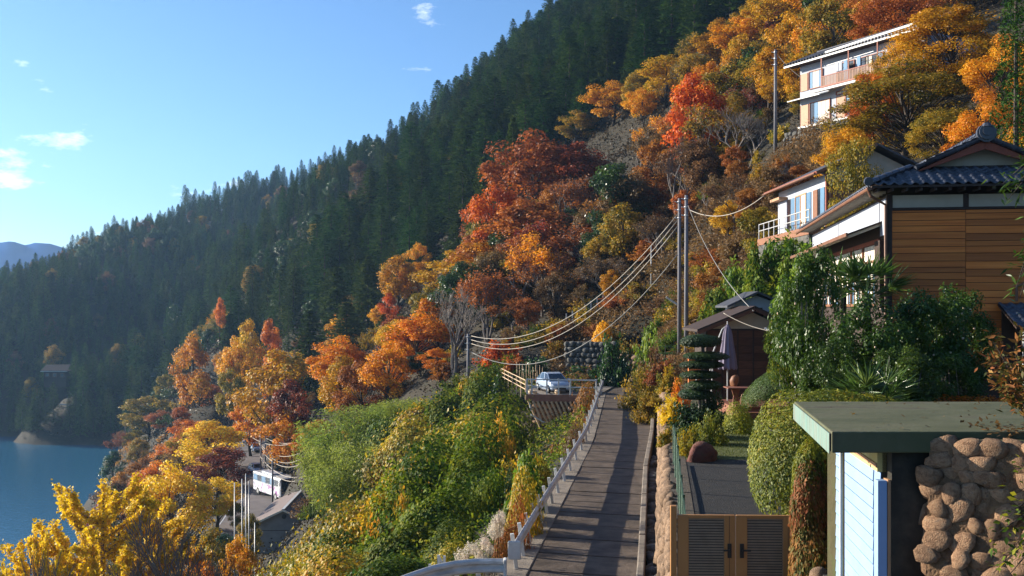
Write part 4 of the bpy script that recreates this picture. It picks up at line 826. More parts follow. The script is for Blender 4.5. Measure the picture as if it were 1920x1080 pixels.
# white-post fence up the slope
WF = thing('post_fence', 'row of white fence posts with green netting on the slope above the car', 'fence')
for k in range(12):
    p = at(1062+k*11.5, 0, 106); z = gz1(p.x, 106); MB().bar((p.x, 106, z-.5), (p.x, 106, z+1.7), .12).build('post', M_metal, WF)
p0, p1 = at(1100, 0, 106), at(1192, 0, 106)
MB().add([(p0.x, 106.1, gz1(p0.x, 106)+.8), (p1.x, 106.1, gz1(p1.x, 106)+.8), (p1.x, 106.1, gz1(p1.x, 106)+1.9), (p0.x, 106.1, gz1(p0.x, 106)+1.7)], [(0, 1, 2, 3)]).build('netting', M_green, WF)
RW = stone_wall('slope_wall', 'dark mossy stone wall behind the parked car', (at(1155, 660, 92).x, 92), (at(1060, 660, 94).x, 94), -7.2, -3.2, .3, .5, M_stone2, thick=1.2, limit=120)
HR = stone_wall('slope_wall', 'low stone wall lit beside the leafy shrub above the lane end', (at(1215, 690, 88).x, 88), (at(1150, 690, 90).x, 90), -7.2, -4.2, .3, .5, M_stone, thick=1.0, limit=100)
# ------------------------------------------------------------------ foliage colours
M_bark = mat('bark', [(.035, .026, .02), (.075, .058, .045)], rough=.95, scale=6, stretch=(3, 3, .6), bump=.6)
M_bark2 = mat('grey_bark', [(.10, .085, .075), (.2, .17, .15)], rough=.95, scale=6, stretch=(3, 3, .6))
LF = dict(
    orange=leaf('leaf_orange', [(.24, .08, .008), (.60, .19, .008), (.82, .34, .014), (.45, .25, .015)]),
    gold=leaf('leaf_gold', [(.24, .13, .010), (.60, .29, .010), (.82, .41, .015), (.28, .24, .015)]),
    yellow=leaf('leaf_yellow', [(.58, .38, .01), (.85, .58, .015), (.92, .68, .03)], val=.06, hue=.006),
    redor=leaf('leaf_red_orange', [(.28, .05, .008), (.62, .14, .010), (.78, .25, .015)]),
    maroon=leaf('leaf_maroon', [(.09, .02, .010), (.24, .045, .016), (.38, .085, .022)]),
    russet=leaf('leaf_russet', [(.16, .055, .014), (.36, .12, .02), (.52, .20, .026)]),
    olive=leaf('leaf_olive', [(.07, .08, .012), (.20, .16, .016), (.48, .27, .018), (.15, .16, .014)]),
    brown=leaf('leaf_brown', [(.08, .045, .018), (.17, .095, .035), (.27, .15, .05)]),
    green=leaf('leaf_green', [(.012, .035, .008), (.03, .075, .014), (.06, .12, .02)], spec=.5, rough=.4),
    lime=leaf('leaf_lime', [(.06, .14, .012), (.16, .26, .02), (.34, .38, .03)], trans=.45),
    bamboo=leaf('leaf_bamboo', [(.13, .18, .02), (.24, .30, .04), (.34, .36, .06)], trans=.5),
    vine=leaf('leaf_vine', [(.022, .05, .006), (.055, .105, .010), (.15, .19, .012), (.34, .28, .02)], rough=.65, spec=.15),
    vineyel=leaf('leaf_vine_turning', [(.06, .10, .010), (.20, .19, .014), (.55, .36, .02), (.62, .26, .02)]),
    vinered=leaf('leaf_vine_red', [(.07, .05, .015), (.22, .10, .02), (.38, .11, .025), (.2, .17, .02)]),
    conifer=leaf('needle_dark', [(.016, .045, .008), (.042, .088, .013), (.095, .14, .022)], trans=.2, rough=.8, spec=.1, hue=.03, val=.35),
    fir=leaf('needle_fir', [(.028, .055, .012), (.06, .095, .018), (.11, .14, .026)], trans=.2, rough=.8, spec=.1, hue=.02, val=.25),
    camellia=leaf('leaf_camellia', [(.022, .05, .006), (.05, .10, .010), (.11, .17, .016)], trans=.35, rough=.4, spec=.35),
    azalea=leaf('leaf_azalea', [(.045, .075, .008), (.13, .16, .014), (.28, .27, .02), (.36, .22, .02)], trans=.35),
    topiary=leaf('leaf_topiary', [(.012, .03, .01), (.025, .055, .014), (.05, .09, .02)], trans=.2),
    pinegreen=leaf('needle_pruned_pine', [(.02, .045, .008), (.06, .10, .012), (.12, .16, .02)], trans=.25),
    dry=leaf('dry_grass', [(.10, .06, .02), (.24, .14, .05), (.36, .22, .08)], trans=.35),
    nandina=leaf('leaf_nandina', [(.04, .06, .012), (.12, .10, .02), (.30, .10, .03), (.42, .24, .06)], trans=.3, rough=.6, spec=.15),
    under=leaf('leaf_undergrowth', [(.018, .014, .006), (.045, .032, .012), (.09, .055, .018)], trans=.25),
    grass=leaf('grass_blade', [(.04, .07, .01), (.09, .12, .018), (.16, .15, .03)], trans=.35),
    palm=leaf('palm_blade', [(.03, .07, .012), (.07, .13, .02), (.14, .18, .03)], trans=.3, rough=.35, spec=.6))

# ------------------------------------------------------------------ plant shapes
def sphere_dirs(n, rng): return unit(rng.normal(0, 1, (n, 3)))
def broadleaf(seed, H=10.0, Rr=3.6, base=.22, K=36, n=220, lf=.27, cl=1.0, thin=1.0, upright=0.0, trunk=.2):
    rng = np.random.default_rng(seed); d = sphere_dirs(K, rng); d[:, 2] = d[:, 2]*.9+.1; d = unit(d)
    rad = rng.uniform(.35, 1, K)**.45*lump(d, seed+1, 8, .32); cz = H*(base+1)/2; hz_ = H*(1-base)/2
    C = d*rad[:, None]*np.array([Rr*.82, Rr*.82, hz_*.86])+np.array([0, 0, cz])
    C[0] = (0, 0, H*.93)
    P = []; N = []; tn = []
    for c in C:
        k = int(n*rng.uniform(.6, 1.4)*thin); e = sphere_dirs(k, rng); r = cl*rng.uniform(.75, 1.3)
        P.append(c+e*(rng.uniform(.25, 1, k)**.6)[:, None]*r*np.array([1.1, 1.1, .72])); N.append(e*.6+np.array([0, 0, .55])+d[rng.integers(0, K)]*0)
        tn.append(np.full(k, rng.uniform(.2, .8))+rng.normal(0, .22, k))
    P = np.concatenate(P); N = np.concatenate(N); tn = np.concatenate(tn)
    cr = leaf_mesh('crown', P, N, lf, .75, tn, rng, droop=.4)
    mb = MB(); wob = rng.normal(0, .18, (5, 2)); wob[0] = 0
    tp = [Vector((wob[i, 0]*H/10, wob[i, 1]*H/10, H*.82*i/4)) for i in range(5)]
    mb.tube(tp, [trunk*f for f in (1.25, .9, .7, .45, .12)], 7)
    for c in C:
        f = np.clip((c[2]/H-.28)*.9, base*.6, .7); i = f/.82*4; a = tp[int(i)].lerp(tp[min(4, int(i)+1)], i-int(i)); cc = Vector(c); m_ = a.lerp(cc, .5)+Vector((0, 0, -.06*H*(1-f)))
        mb.tube([a, m_, cc], [trunk*.32, trunk*.2, trunk*.06], 4, caps=False)
    tm = mb.mesh('trunk'); tm.materials.append(M_bark); cr.materials.append(LF['orange'])
    tm.polygons.foreach_set('use_smooth', [True]*len(tm.polygons))
    return tm, cr, H, Rr
def branching(seed, H=10.0, spread=.55, levels=5, trunk=.17, leaves=0, lf=.2, stems=1, upright=.35, tw=.012):
    """leafless or thinly leaved tree: recursive tapering boughs down to twigs"""
    rng = np.random.default_rng(seed); mb = MB(); tips = []
    def grow(p, d, L, r, lev):
        d2 = (d+Vector(rng.normal(0, .12, 3))).normalized(); m_ = p+d*L*.5; e = m_+d2*L*.5
        mb.tube([p, m_, e], [r, r*.85, r*.68], 6 if lev > 2 else 3, caps=False)
        if lev <= 1: tips.append((e, d2)); tips.append((m_, d2))
        if lev == 0: return
        k = 3 if lev > 1 else 4
        for j in range(k):
            a = rng.uniform(0, 6.28); o = d2.orthogonal().normalized(); o = Quaternion(d2, a)@o
            nd = (d2+o*rng.uniform(.5, 1.15)*spread*1.5+Vector((0, 0, upright))).normalized()
            grow(p.lerp(e, rng.uniform(.55, 1)) if j else e, nd, L*rng.uniform(.62, .8), max(tw, r*rng.uniform(.45, .66)), lev-1)
    for s in range(stems):
        a = 6.28*s/stems; grow(Vector((.15*math.cos(a), .15*math.sin(a), 0)), Vector((.22*math.cos(a)*(stems > 1), .22*math.sin(a)*(stems > 1), 1)).normalized(), H*.30, trunk, levels)
    zmax = max(t_[0].z for t_ in tips); rm = np.percentile([math.hypot(t_[0].x, t_[0].y) for t_ in tips], 95)
    tm = mb.mesh('trunk'); tm.materials.append(M_bark2); cr = None
    if leaves:
        T0 = np.array([t_[0][:] for t_ in tips]); idx = rng.integers(0, len(T0), leaves); P = T0[idx]+rng.normal(0, .16*H/10, (leaves, 3))
        tn = rng.uniform(.2, .8, len(T0))[idx]+rng.normal(0, .15, leaves); cr = leaf_mesh('crown', P, rng.normal(0, 1, (leaves, 3))+[0, 0, .6], lf, .7, tn, rng, droop=.6); cr.materials.append(LF['russet'])
    return tm, cr, zmax, rm
def conifer(seed, H=18.0, Rr=2.5, base=.2, levels=24, per=6, seg=7, flat=.25, lf=.95, round_=.75, gap=0.0, wd=.42):
    rng = np.random.default_rng(seed); P = []; T = []; N = []; tn = []; L = []
    for i in range(levels):
        t_ = i/(levels-1); z = H*(base+(1-base)*t_**.95); r = Rr*(1-t_)**round_*rng.uniform(.8, 1.15)+.25; a0 = rng.uniform(0, 6.28)
        for j in range(per):
            if rng.random() < gap: continue
            a = a0+6.28*j/per+rng.normal(0, .2); rr = r*rng.uniform(.7, 1.15); q = np.linspace(.12, 1, seg); ca, sa = math.cos(a), math.sin(a); tt = rng.uniform(.2, .8)
            for s in q:
                for side in (-1, 0, 1):
                    P.append((ca*rr*s*.9, sa*rr*s*.9, z-flat*rr*s*s+rng.normal(0, .12))); b = a+side*.75+rng.normal(0, .2)
                    T.append((math.cos(b), math.sin(b), -flat*1.2+rng.normal(0, .15))); N.append((-ca*.2, -sa*.2, 1)); tn.append(tt+rng.normal(0, .16)); L.append(lf*(.55+.5*(1-t_))*(.7+.3*s))
    P, T, N, L = map(np.array, (P, T, N, L)); cr = leaf_mesh('crown', P, N, L, wd, np.array(tn), rng, T=T, fold=-.35)
    mb = MB().tube([(0, 0, 0), (0, 0, H*.5), (0, 0, H*.98)], [.24, .16, .03], 6); tm = mb.mesh('trunk'); tm.materials.append(M_bark); cr.materials.append(LF['conifer'])
    return tm, cr, H, Rr
def mound(seed, n=9000, lf=.07, hz_=.85, amp=.28, wd=.7, shell=.45, droop=.5, k=11, low=-.15, stray=0.0):
    """unit-radius leafy mound standing on z = 0"""
    rng = np.random.default_rng(seed); d = sphere_dirs(int(n*2.2), rng); d = d[d[:, 2] > low][:n]; n = len(d)
    r = lump(d, seed+7, k, amp)*lump(d, seed+19, 30, amp*.6)*(1-shell*rng.uniform(0, 1, n)**2.2)*(1+stray*(rng.random(n) < .12)*rng.uniform(0, 1, n))
    P = d*r[:, None]*np.array([1, 1, hz_]); P[:, 2] += .04
    c = sphere_dirs(40, rng); tint = rng.uniform(.15, .75, 40)[np.argmax(d@c.T, 1)]*.6+.2+rng.normal(0, .16, n)
    me = leaf_mesh('leaves', P, d+np.array([0, 0, .35]), lf, wd, tint, rng, droop=droop); me.materials.append(LF['vine']); return me
PB = [broadleaf(200+i, H=10, Rr=[3.6, 3.2, 3.9, 3.0, 3.5][i], base=[.18, .24, .15, .2, .12][i], K=[30, 26, 36, 24, 34][i], n=260, cl=1.05) for i in range(5)]
PN = [broadleaf(230+i, H=10, Rr=3.7, base=.16, K=64, n=290, lf=.16, cl=.8, thin=1) for i in range(3)]
PT_ = [branching(250+i, H=10, levels=5, leaves=[0, 2600, 3600][i], lf=.22, stems=[2, 1, 3][i], upright=[.5, .25, .35][i], spread=[.42, .6, .5][i]) for i in range(3)]
PC = [conifer(300+i, H=18, Rr=[2.8, 3.2, 2.5, 3.4][i], base=[.12, .14, .18, .1][i], round_=[.52, .6, .45, .56][i]) for i in range(4)]
PF = [conifer(320+i, H=14, Rr=4.0, base=.1, levels=20, per=9, seg=9, flat=.16, lf=1.0, round_=.75, gap=.10, wd=.5) for i in range(2)]
PM = [mound(400+i, n=[7500, 6500, 6000, 6500][i], lf=.088, amp=[.4, .5, .45, .55][i], wd=.85, droop=.1, stray=.3, k=16) for i in range(4)]
PMB = [mound(420+i, n=3600, lf=.15, amp=.3, wd=.55, droop=.9) for i in range(2)]
M_stem = M_bark2

def root_at(name, label, cat, x, y, zb, s, group, rz=None):
    o = thing(name, label, cat, (x, y, zb), random.uniform(0, 6.28) if rz is None else rz, group); o.scale = s; return o
def tree(proto, px, top, d, wpx, m_, label, group=None, name='maple_tree', zb=None, hmin=3.0, hmax=24, rz=None):
    x = (px-960)/F*d; zb = gz1(x, d)-.15 if zb is None else zb; h = min(hmax, max(hmin, (HZ-top)/F*d-zb)); tm, cr, H, Rr = proto
    s = wpx*d/F/2/Rr; s = min(max(s, h/H*.45), h/H*1.9); o = root_at(name, label, 'tree', x, d, zb, (s, s, h/H), group, rz)
    inst('trunk', tm, o)
    if cr is not None: inst('crown', cr, o, m=LF[m_] if isinstance(m_, str) else m_)
    return o
def shrub(me, px, top, d, wpx, m_, label, group=None, name='shrub', zb=None, hmin=.4, hmax=6, sy=1.0, part='leaves', rz=None, x=None):
    x = (px-960)/F*d if x is None else x; zb = gz1(x, d)-.2 if zb is None else zb; h = min(hmax, max(hmin, (HZ-top)/F*d-zb)); r = wpx*d/F/2
    o = root_at(name, label, 'shrub', x, d, zb, (r, r*sy, h/.95), group, rz); inst(part, me, o, m=LF[m_])
    st_ = STEMS; inst('stem', st_, o, scale=(1, 1, 1)); return o
_s = MB()
for i in range(7):
    a = i*.9; _s.tube([(.05*math.cos(a), .05*math.sin(a), -.1), (.2*math.cos(a), .2*math.sin(a), .25), (.5*math.cos(a), .5*math.sin(a), .62)], [.03, .022, .008], 4)
STEMS = _s.mesh('stem'); STEMS.materials.append(M_bark)

# ------------------------------------------------------------------ individually placed trees
B0, B1, B2, B3, B4 = PB
for a in [
  (B0, 280, 742, 300, 112, 'olive', 'tall olive and rust tree on the point at the lake shore'),
  (B2, 320, 862, 118, 150, 'yellow', 'bright yellow ginkgo in front of the lake, broadest of the ginkgos', 'ginkgo_tree'),
  (B1, 406, 893, 119, 105, 'yellow', 'yellow ginkgo beside the thin pale masts', 'ginkgo_tree'),
  (B3, 394, 786, 164, 130, 'yellow', 'yellow ginkgo rising behind the dark red maple', 'ginkgo_tree'),
  (B4, 412, 836, 148, 118, 'maroon', 'low dark red maple between two yellow ginkgos'),
  (B2, 302, 768, 290, 90, 'russet', 'russet tree next to the tall olive one on the lake point'), (B3, 255, 805, 297, 60, 'olive', 'lower olive tree leaning over the water'), (B0, 340, 830, 230, 90, 'olive', 'olive tree on the lake slope behind the broad ginkgo'), (B4, 310, 840, 250, 80, 'gold', 'gold tree on the lake slope'), (B2, 370, 830, 200, 80, 'gold', 'gold-green tree behind the dark red maple'),
  (B1, 352, 785, 215, 85, 'orange', 'orange tree behind the yellow ginkgos near the lake'),
  (B0, 362, 613, 255, 82, 'orange', 'orange tree standing alone against the shaded far slope'),
  (B3, 505, 576, 240, 44, 'redor', 'small vivid orange tree above the gold trees on the lower slope'),
  (B1, 468, 578, 236, 64, 'gold', 'gold tree next to the small vivid orange one'), (B2, 440, 628, 228, 66, 'gold', 'narrow gold tree below the conifers by the lakeside road'),
  (B0, 432, 690, 220, 60, 'olive', 'olive tree at the foot of the narrow gold tree'),
  (B4, 518, 650, 168, 150, 'gold', 'broad orange-gold tree above the lakeside road cables'),
  (B1, 542, 706, 152, 88, 'maroon', 'dark maroon tree between the gold and the orange tree'),
  (B3, 470, 748, 178, 80, 'orange', 'orange tree leaning over the lakeside road'), (B0, 535, 770, 150, 110, 'orange', 'orange tree behind the sagging cables'),
  (B2, 640, 628, 138, 140, 'orange', 'large glowing orange tree above the bamboo grove'),
  (B3, 602, 785, 122, 85, 'gold', 'orange-gold tree beside the bamboo grove'), (B0, 575, 810, 126, 70, 'orange', 'small orange tree beneath the cable ends'),
  (B1, 748, 476, 198, 88, 'gold', 'gold tree standing among dark conifers'), (B3, 729, 548, 188, 42, 'redor', 'small red-orange maple at the conifer edge'),
  (B0, 783, 455, 215, 50, 'gold', 'gold tree below the pointed dark fir'), (B1, 412, 556, 300, 24, 'redor', 'tiny red tree high on the shaded lower ridge'),
  (B4, 850, 466, 148, 150, 'gold', 'gold-orange tree rising behind the leafless tree'), (B2, 785, 585, 124, 140, 'orange', 'orange tree behind the slim utility pole'),
  (B0, 820, 690, 108, 100, 'orange', 'low orange tree above the green vine bank'), (B3, 735, 690, 122, 90, 'green', 'dark green bushy tree between orange trees'), (B1, 790, 715, 112, 80, 'green', 'green tree behind the bamboo grove'),
  (B2, 1000, 240, 152, 200, 'russet', 'large rust-red tree crowning the near slope'), (B4, 1085, 262, 148, 150, 'maroon', 'dark crimson tree right behind the rust-red one'),
  (B0, 925, 345, 142, 120, 'redor', 'orange-red tree at the edge of the near slope'), (B1, 985, 370, 136, 170, 'russet', 'rust-brown tree below the crimson one'), (B3, 900, 440, 140, 120, 'orange', 'orange tree under the rust-brown one'),
  (B2, 930, 500, 128, 150, 'olive', 'olive-rust tree above the parked car'), (B0, 1055, 400, 132, 150, 'russet', 'thin rust tree among leafless trees'),
  (B1, 1080, 205, 205, 80, 'olive', 'olive-gold tree at the lower end of the golden ridge'), (B2, 1150, 150, 198, 110, 'gold', 'golden tree on the ridge above the crimson tree'),
  (B0, 1205, 165, 185, 100, 'gold', 'golden tree next in line up the ridge'), (B4, 1250, 105, 178, 120, 'gold', 'broad golden tree beneath the ridge firs'),
  (B3, 1330, 60, 172, 110, 'gold', 'golden tree beside the tall ridge fir'), (B1, 1385, 30, 165, 110, 'orange', 'amber tree on the upper slope above the dark pole'), (B2, 1460, -25, 160, 140, 'gold', 'golden tree high above the dark pole'),
  (B0, 1540, -30, 150, 140, 'orange', 'orange tree above the hillside house roof'), (B4, 1620, -20, 140, 130, 'olive', 'olive tree above the hillside house'),
  (B3, 1300, 132, 118, 116, 'redor', 'vivid orange maple above the bare trunk on the slope'), (B1, 1370, 120, 135, 140, 'olive', 'shaded olive tree behind the vivid orange maple'),
  (B2, 1440, 90, 130, 120, 'olive', 'shaded olive tree behind the dark utility pole'), (B0, 1480, 20, 125, 100, 'gold', 'amber tree left of the hillside house eave'),
  (B4, 1160, 300, 120, 120, 'green', 'dark evergreen tree among leafless trees'), (B3, 1230, 250, 150, 120, 'olive', 'olive tree in the hollow below the golden ridge'), (B0, 1330, 260, 115, 150, 'olive', 'dull olive tree under the vivid orange maple'),
  (B1, 1560, 60, 118, 120, 'olive', 'shaded tree behind the hillside house gable'), (B3, 1500, 330, 82, 90, 'russet', 'rust shrub-tree on the slope above the white house'),
 ]: tree(a[0], *a[1:6], a[6], name=a[7] if len(a) > 7 else 'maple_tree')
N0, N1, N2 = PN
for a in [(N0, 1700, 105, 72, 260, 'olive', 'big olive and amber maple half hiding the hillside house'), (N1, 1590, 235, 68, 150, 'gold', 'golden maple in front of the hillside stone wall'), (N2, 1640, 130, 76, 120, 'redor', 'red-orange maple against the hillside house wall'),
  (N0, 1850, 160, 58, 170, 'orange', 'orange maple behind the tiled gable'), (N1, 1780, 10, 80, 230, 'gold', 'amber maple above the tiled roof'), (N2, 1690, -30, 100, 220, 'russet', 'rust-red maple spreading over the hillside house roof'),
  (N0, 1880, 60, 66, 160, 'orange', 'orange maple behind the dark cedar boughs'), (N0, 1655, 95, 81, 120, 'olive', 'olive maple against the balcony of the hillside house'), (N1, 1700, 60, 83, 130, 'gold', 'golden maple hiding the end of the hillside house'), (N0, 1625, 180, 79, 80, 'redor', 'low red-orange maple under the hillside balcony'), (N2, 1680, 160, 77, 110, 'gold', 'golden maple in front of the lower storey of the hillside house'),
  (N2, 1765, 200, 62, 150, 'olive', 'olive maple rising behind the tiled ridge'), (N1, 1900, 230, 48, 130, 'gold', 'gold tree beside the tiled roof end')]:
    tree(*a[:6], a[6])
T0_, T1_, T2_ = PT_
for a in [(T0_, 852, 530, 104, 120, 'russet', 'leafless tree with upright boughs beside the slim utility pole'), (T1_, 1100, 420, 122, 170, 'russet', 'thin russet-leaved tree on the brown slope'), (T1_, 1180, 430, 116, 150, 'brown', 'thin brown-leaved tree above the paired poles'),
  (T2_, 1040, 470, 118, 150, 'russet', 'many-stemmed tree with sparse rust leaves above the car'), (T2_, 1140, 480, 110, 140, 'brown', 'many-stemmed tree with sparse brown leaves above the post fence'), (T0_, 1400, 195, 104, 130, 'brown', 'grey leafless tree left of the dark utility pole'),
  (T1_, 1375, 330, 90, 120, 'brown', 'thin brown tree on the dry slope above the shed'), (T2_, 1240, 400, 106, 110, 'brown', 'sparse brown tree behind the paired poles'), (T0_, 1480, 300, 86, 110, 'brown', 'leafless tree leaning by the white house roof'),
  (T1_, 960, 560, 112, 120, 'russet', 'sparse rust tree behind the pipe railing'), (T0_, 1275, 240, 112, 90, 'russet', 'tall dark-trunked tree directly behind the paired poles'), (T2_, 1060, 330, 140, 140, 'russet', 'sparse red-brown tree on the upper near slope')]:
    tree(*a[:6], a[6], name='bare_tree')
for a in [(PF[0], 690, 483, 215, 90), (PF[1], 632, 505, 222, 100), (PF[0], 580, 585, 200, 110), (PF[1], 650, 570, 190, 110), (PF[0], 820, 372, 240, 90), (PF[1], 962, 224, 178, 80), (PF[0], 905, 300, 185, 80), (PF[1], 1215, 55, 228, 110), (PF[0], 1160, 70, 250, 100),
          (PF[1], 1285, 0, 215, 120), (PF[0], 1080, 130, 262, 100), (PF[1], 1110, 90, 280, 90), (PF[0], 375, 715, 270, 74), (PF[1], 530, 480, 300, 80), (PF[0], 470, 540, 300, 60), (PF[1], 720, 590, 180, 90), (PF[0], 860, 410, 200, 80), (PF[1], 770, 420, 250, 80)]:
    tree(*a, 'fir', 'broad layered fir standing at the edge of the autumn trees', 'layered firs along the conifer edge', 'fir_tree', hmax=22)
PCN = conifer(333, H=14, Rr=2.6, base=.12, levels=30, per=8, seg=12, flat=.45, lf=.42, wd=.3)
tree(PCN, 1905, -160, 36, 150, 'conifer', 'dark cedar with hanging boughs at the top of the slope over the tiled house', None, 'cedar_tree', zb=-1.0, hmax=22)

# ------------------------------------------------------------------ the woods: jittered scatter over the slopes
rng = np.random.default_rng(5)
pts = []
for y in np.arange(66, 690, 5.2):
    st = 5.2 if y < 420 else 6.5
    x = np.arange(-.85*y-20, .62*y+40, st); pts.append(np.stack([x+rng.uniform(-2.4, 2.4, len(x)), y+rng.uniform(-2.4, 2.4, len(x))], 1))
pts = np.concatenate(pts); z = gz(pts[:, 0], pts[:, 1]); keep = z > LAKE+1.5; pts, z = pts[keep], z[keep]
ppx = 960+F*pts[:, 0]/pts[:, 1]; ppy = HZ-F*z/pts[:, 1]
keep = (ppx > -620) & (ppx < 2080) & (ppy > -420); pts, z, ppx, ppy = pts[keep], z[keep], ppx[keep], ppy[keep]
# hidden behind nearer ground and its trees?
cols = np.arange(-640, 2101, 20); dd = np.arange(90, 700, 6.0); HM = np.zeros((len(cols), len(dd)))
for i, c in enumerate(cols): HM[i] = np.maximum.accumulate((gz((c-960)/F*dd, dd)+5)/dd)
ci = np.clip(((ppx+640)/20).round().astype(int), 0, len(cols)-1); di = np.clip(((pts[:, 1]-90)/6).astype(int)-3, 0, len(dd)-1)
vis = (z+16)/pts[:, 1] > HM[ci, di]
edge = np.interp(ppx, [-700, 330, 400, 560, 700, 800, 880, 960, 1060, 1150, 1250, 1400, 1500, 2100], [3000, 3000, 670, 680, 590, 530, 440, 370, 285, 225, 145, 35, -80, -400])
village = (np.abs(pts[:, 0]-vroad(pts[:, 1])) < 9) & (pts[:, 1] < 275) | ((pts[:, 1] < 130) & (ppx < 620)) | ((ppx < 620) & (pts[:, 1] < 150) & (z < -25))
houses = ((pts[:, 1] > 370) & (pts[:, 1] < 392) & (((ppx < 135) & (ppx > 75)) | ((ppx < 335) & (ppx > 285))) & (z < -24)) | ((pts[:, 1] < 104) & (ppx > 1460)) | ((pts[:, 1] < 84) & (ppx < 1300)) | ((pts[:, 1] < 72) & (ppx > 1200)) | ((pts[:, 1] < 104) & (ppx < 1215)) | ((pts[:, 1] < 96) & (ppx < 1300))
patch = np.sin(pts[:, 0]*.031+1.1*np.sin(pts[:, 1]*.043))+np.sin(pts[:, 1]*.037+pts[:, 0]*.013)+rng.normal(0, .25, len(pts)); con = vis & (ppy < edge) & ((patch < 1.75) | (rng.random(len(pts)) < .55)) & ~village & ~houses & ~((ppx < 430) & (pts[:, 1] < 335)); dec = vis & (ppy >= edge) & ~village & ~houses & (pts[:, 1] < 330)
dec &= ~((ppx > 420) & (ppx < 900) & (ppy > 520) & (rng.random(len(pts)) < .62))
dec |= vis & (ppx < 430) & (pts[:, 1] < 345) & ~village & (z > LAKE+2)
ck = np.where(con)[0]; px_, py_ = pts[ck, 0], pts[ck, 1]; h = rng.uniform(8, 17, len(ck))*(1+.28*np.sin(px_*.045+2*np.sin(py_*.023))*np.cos(py_*.038+px_*.017))+3*(rng.random(len(ck)) < .06); size = h/pts[ck, 1]*((ppx[ck] > -20) & (ppx[ck] < 1940) & (ppy[ck] > -60))
order = np.argsort(-size); near = order[:290]; rest = order[290:]
GC = 'dark conifers on the shaded mountain side'
for k in near:
    i = ck[k]; tm, cr, H, Rr = PC[k % 4]; s = h[k]/H
    o = root_at('cedar_tree', 'dark green cedar in the dense wood on the mountain side', 'tree', pts[i, 0], pts[i, 1], z[i]-.2, (s*1.5, s*1.5, s), GC); inst('trunk', tm, o); inst('crown', cr, o, m=LF['conifer'])
def wood(name, label, ids, hs, protos, m_, cat):
    """a far wood that reads as one mass: one object, instanced from tree meshes"""
    me = bpy.data.meshes.new(name); me.from_pydata([(pts[i, 0], pts[i, 1], z[i]-.2) for i in ids], [], [])
    a = me.attributes.new('sc', 'FLOAT', 'POINT'); a.data.foreach_set('value', hs.astype(np.float32)); a = me.attributes.new('rz', 'FLOAT', 'POINT'); a.data.foreach_set('value', rng.uniform(0, 6.28, len(ids)).astype(np.float32))
    o = link(bpy.data.objects.new(name, me)); o['kind'] = 'stuff'; tag(o, label, cat)
    g = bpy.data.node_groups.new(name, 'GeometryNodeTree'); g.interface.new_socket('Geometry', in_out='INPUT', socket_type='NodeSocketGeometry'); g.interface.new_socket('Geometry', in_out='OUTPUT', socket_type='NodeSocketGeometry')
    gi = g.nodes.new('NodeGroupInput'); go = g.nodes.new('NodeGroupOutput'); ip = g.nodes.new('GeometryNodeInstanceOnPoints'); gi2 = g.nodes.new('GeometryNodeGeometryToInstance')
    for c_, t_ in protos:
        j = g.nodes.new('GeometryNodeJoinGeometry')
        for ob in (c_, t_):
            oi = g.nodes.new('GeometryNodeObjectInfo'); oi.inputs['Object'].default_value = ob; oi.transform_space = 'ORIGINAL'; g.links.new(oi.outputs['Geometry'], j.inputs[0])
        sm = g.nodes.new('GeometryNodeSetMaterial'); g.links.new(j.outputs[0], gi2.inputs[0])
    na = g.nodes.new('GeometryNodeInputNamedAttribute'); na.data_type = 'FLOAT'; na.inputs[0].default_value = 'sc'; nb = g.nodes.new('GeometryNodeInputNamedAttribute'); nb.data_type = 'FLOAT'; nb.inputs[0].default_value = 'rz'
    cx_ = g.nodes.new('ShaderNodeCombineXYZ'); g.links.new(nb.outputs[0], cx_.inputs[2]); cs = g.nodes.new('ShaderNodeCombineXYZ')
    for q in range(3): g.links.new(na.outputs[0], cs.inputs[q])
    g.links.new(gi.outputs[0], ip.inputs['Points']); g.links.new(gi2.outputs[0], ip.inputs['Instance']); ip.inputs['Pick Instance'].default_value = True
    g.links.new(cx_.outputs[0], ip.inputs['Rotation']); g.links.new(cs.outputs[0], ip.inputs['Scale']); g.links.new(ip.outputs[0], go.inputs[0])
    md = o.modifiers.new('scatter', 'NODES'); md.node_group = g; return o
cr_objs = [o for o in bpy.data.objects if o.name.startswith('crown')]
def proto_pair(p): 
    c_ = next(o for o in bpy.data.objects if o.data is p[1]); t_ = next(o for o in bpy.data.objects if o.data is p[0]); return c_, t_
for p in PC: p[1].materials[0] = LF['conifer']
for p in PF: p[1].materials[0] = LF['fir']
mixed = (rng.random(len(rest)) < np.where(patch[ck[rest]] < -1.0, .32, .05)) & (ppx[ck[rest]] < 1000) & (ppx[ck[rest]] > -40); mixed &= np.cumsum(mixed) <= 230
wood('conifer_wood', 'dense dark conifer wood covering the mountain beyond the nearer cedars', ck[rest[~mixed]], h[rest[~mixed]]/18, [proto_pair(p) for p in PC+[PF[0]]], None, 'forest')
print('conifers', len(ck), 'deciduous', int(dec.sum()))
dk_ = np.where(dec)[0]; dk_ = dk_[np.argsort(pts[dk_, 1])]; rng.shuffle(dk_); dk_ = np.concatenate([dk_[pts[dk_, 1] < 150], dk_[pts[dk_, 1] >= 150]])[:330]
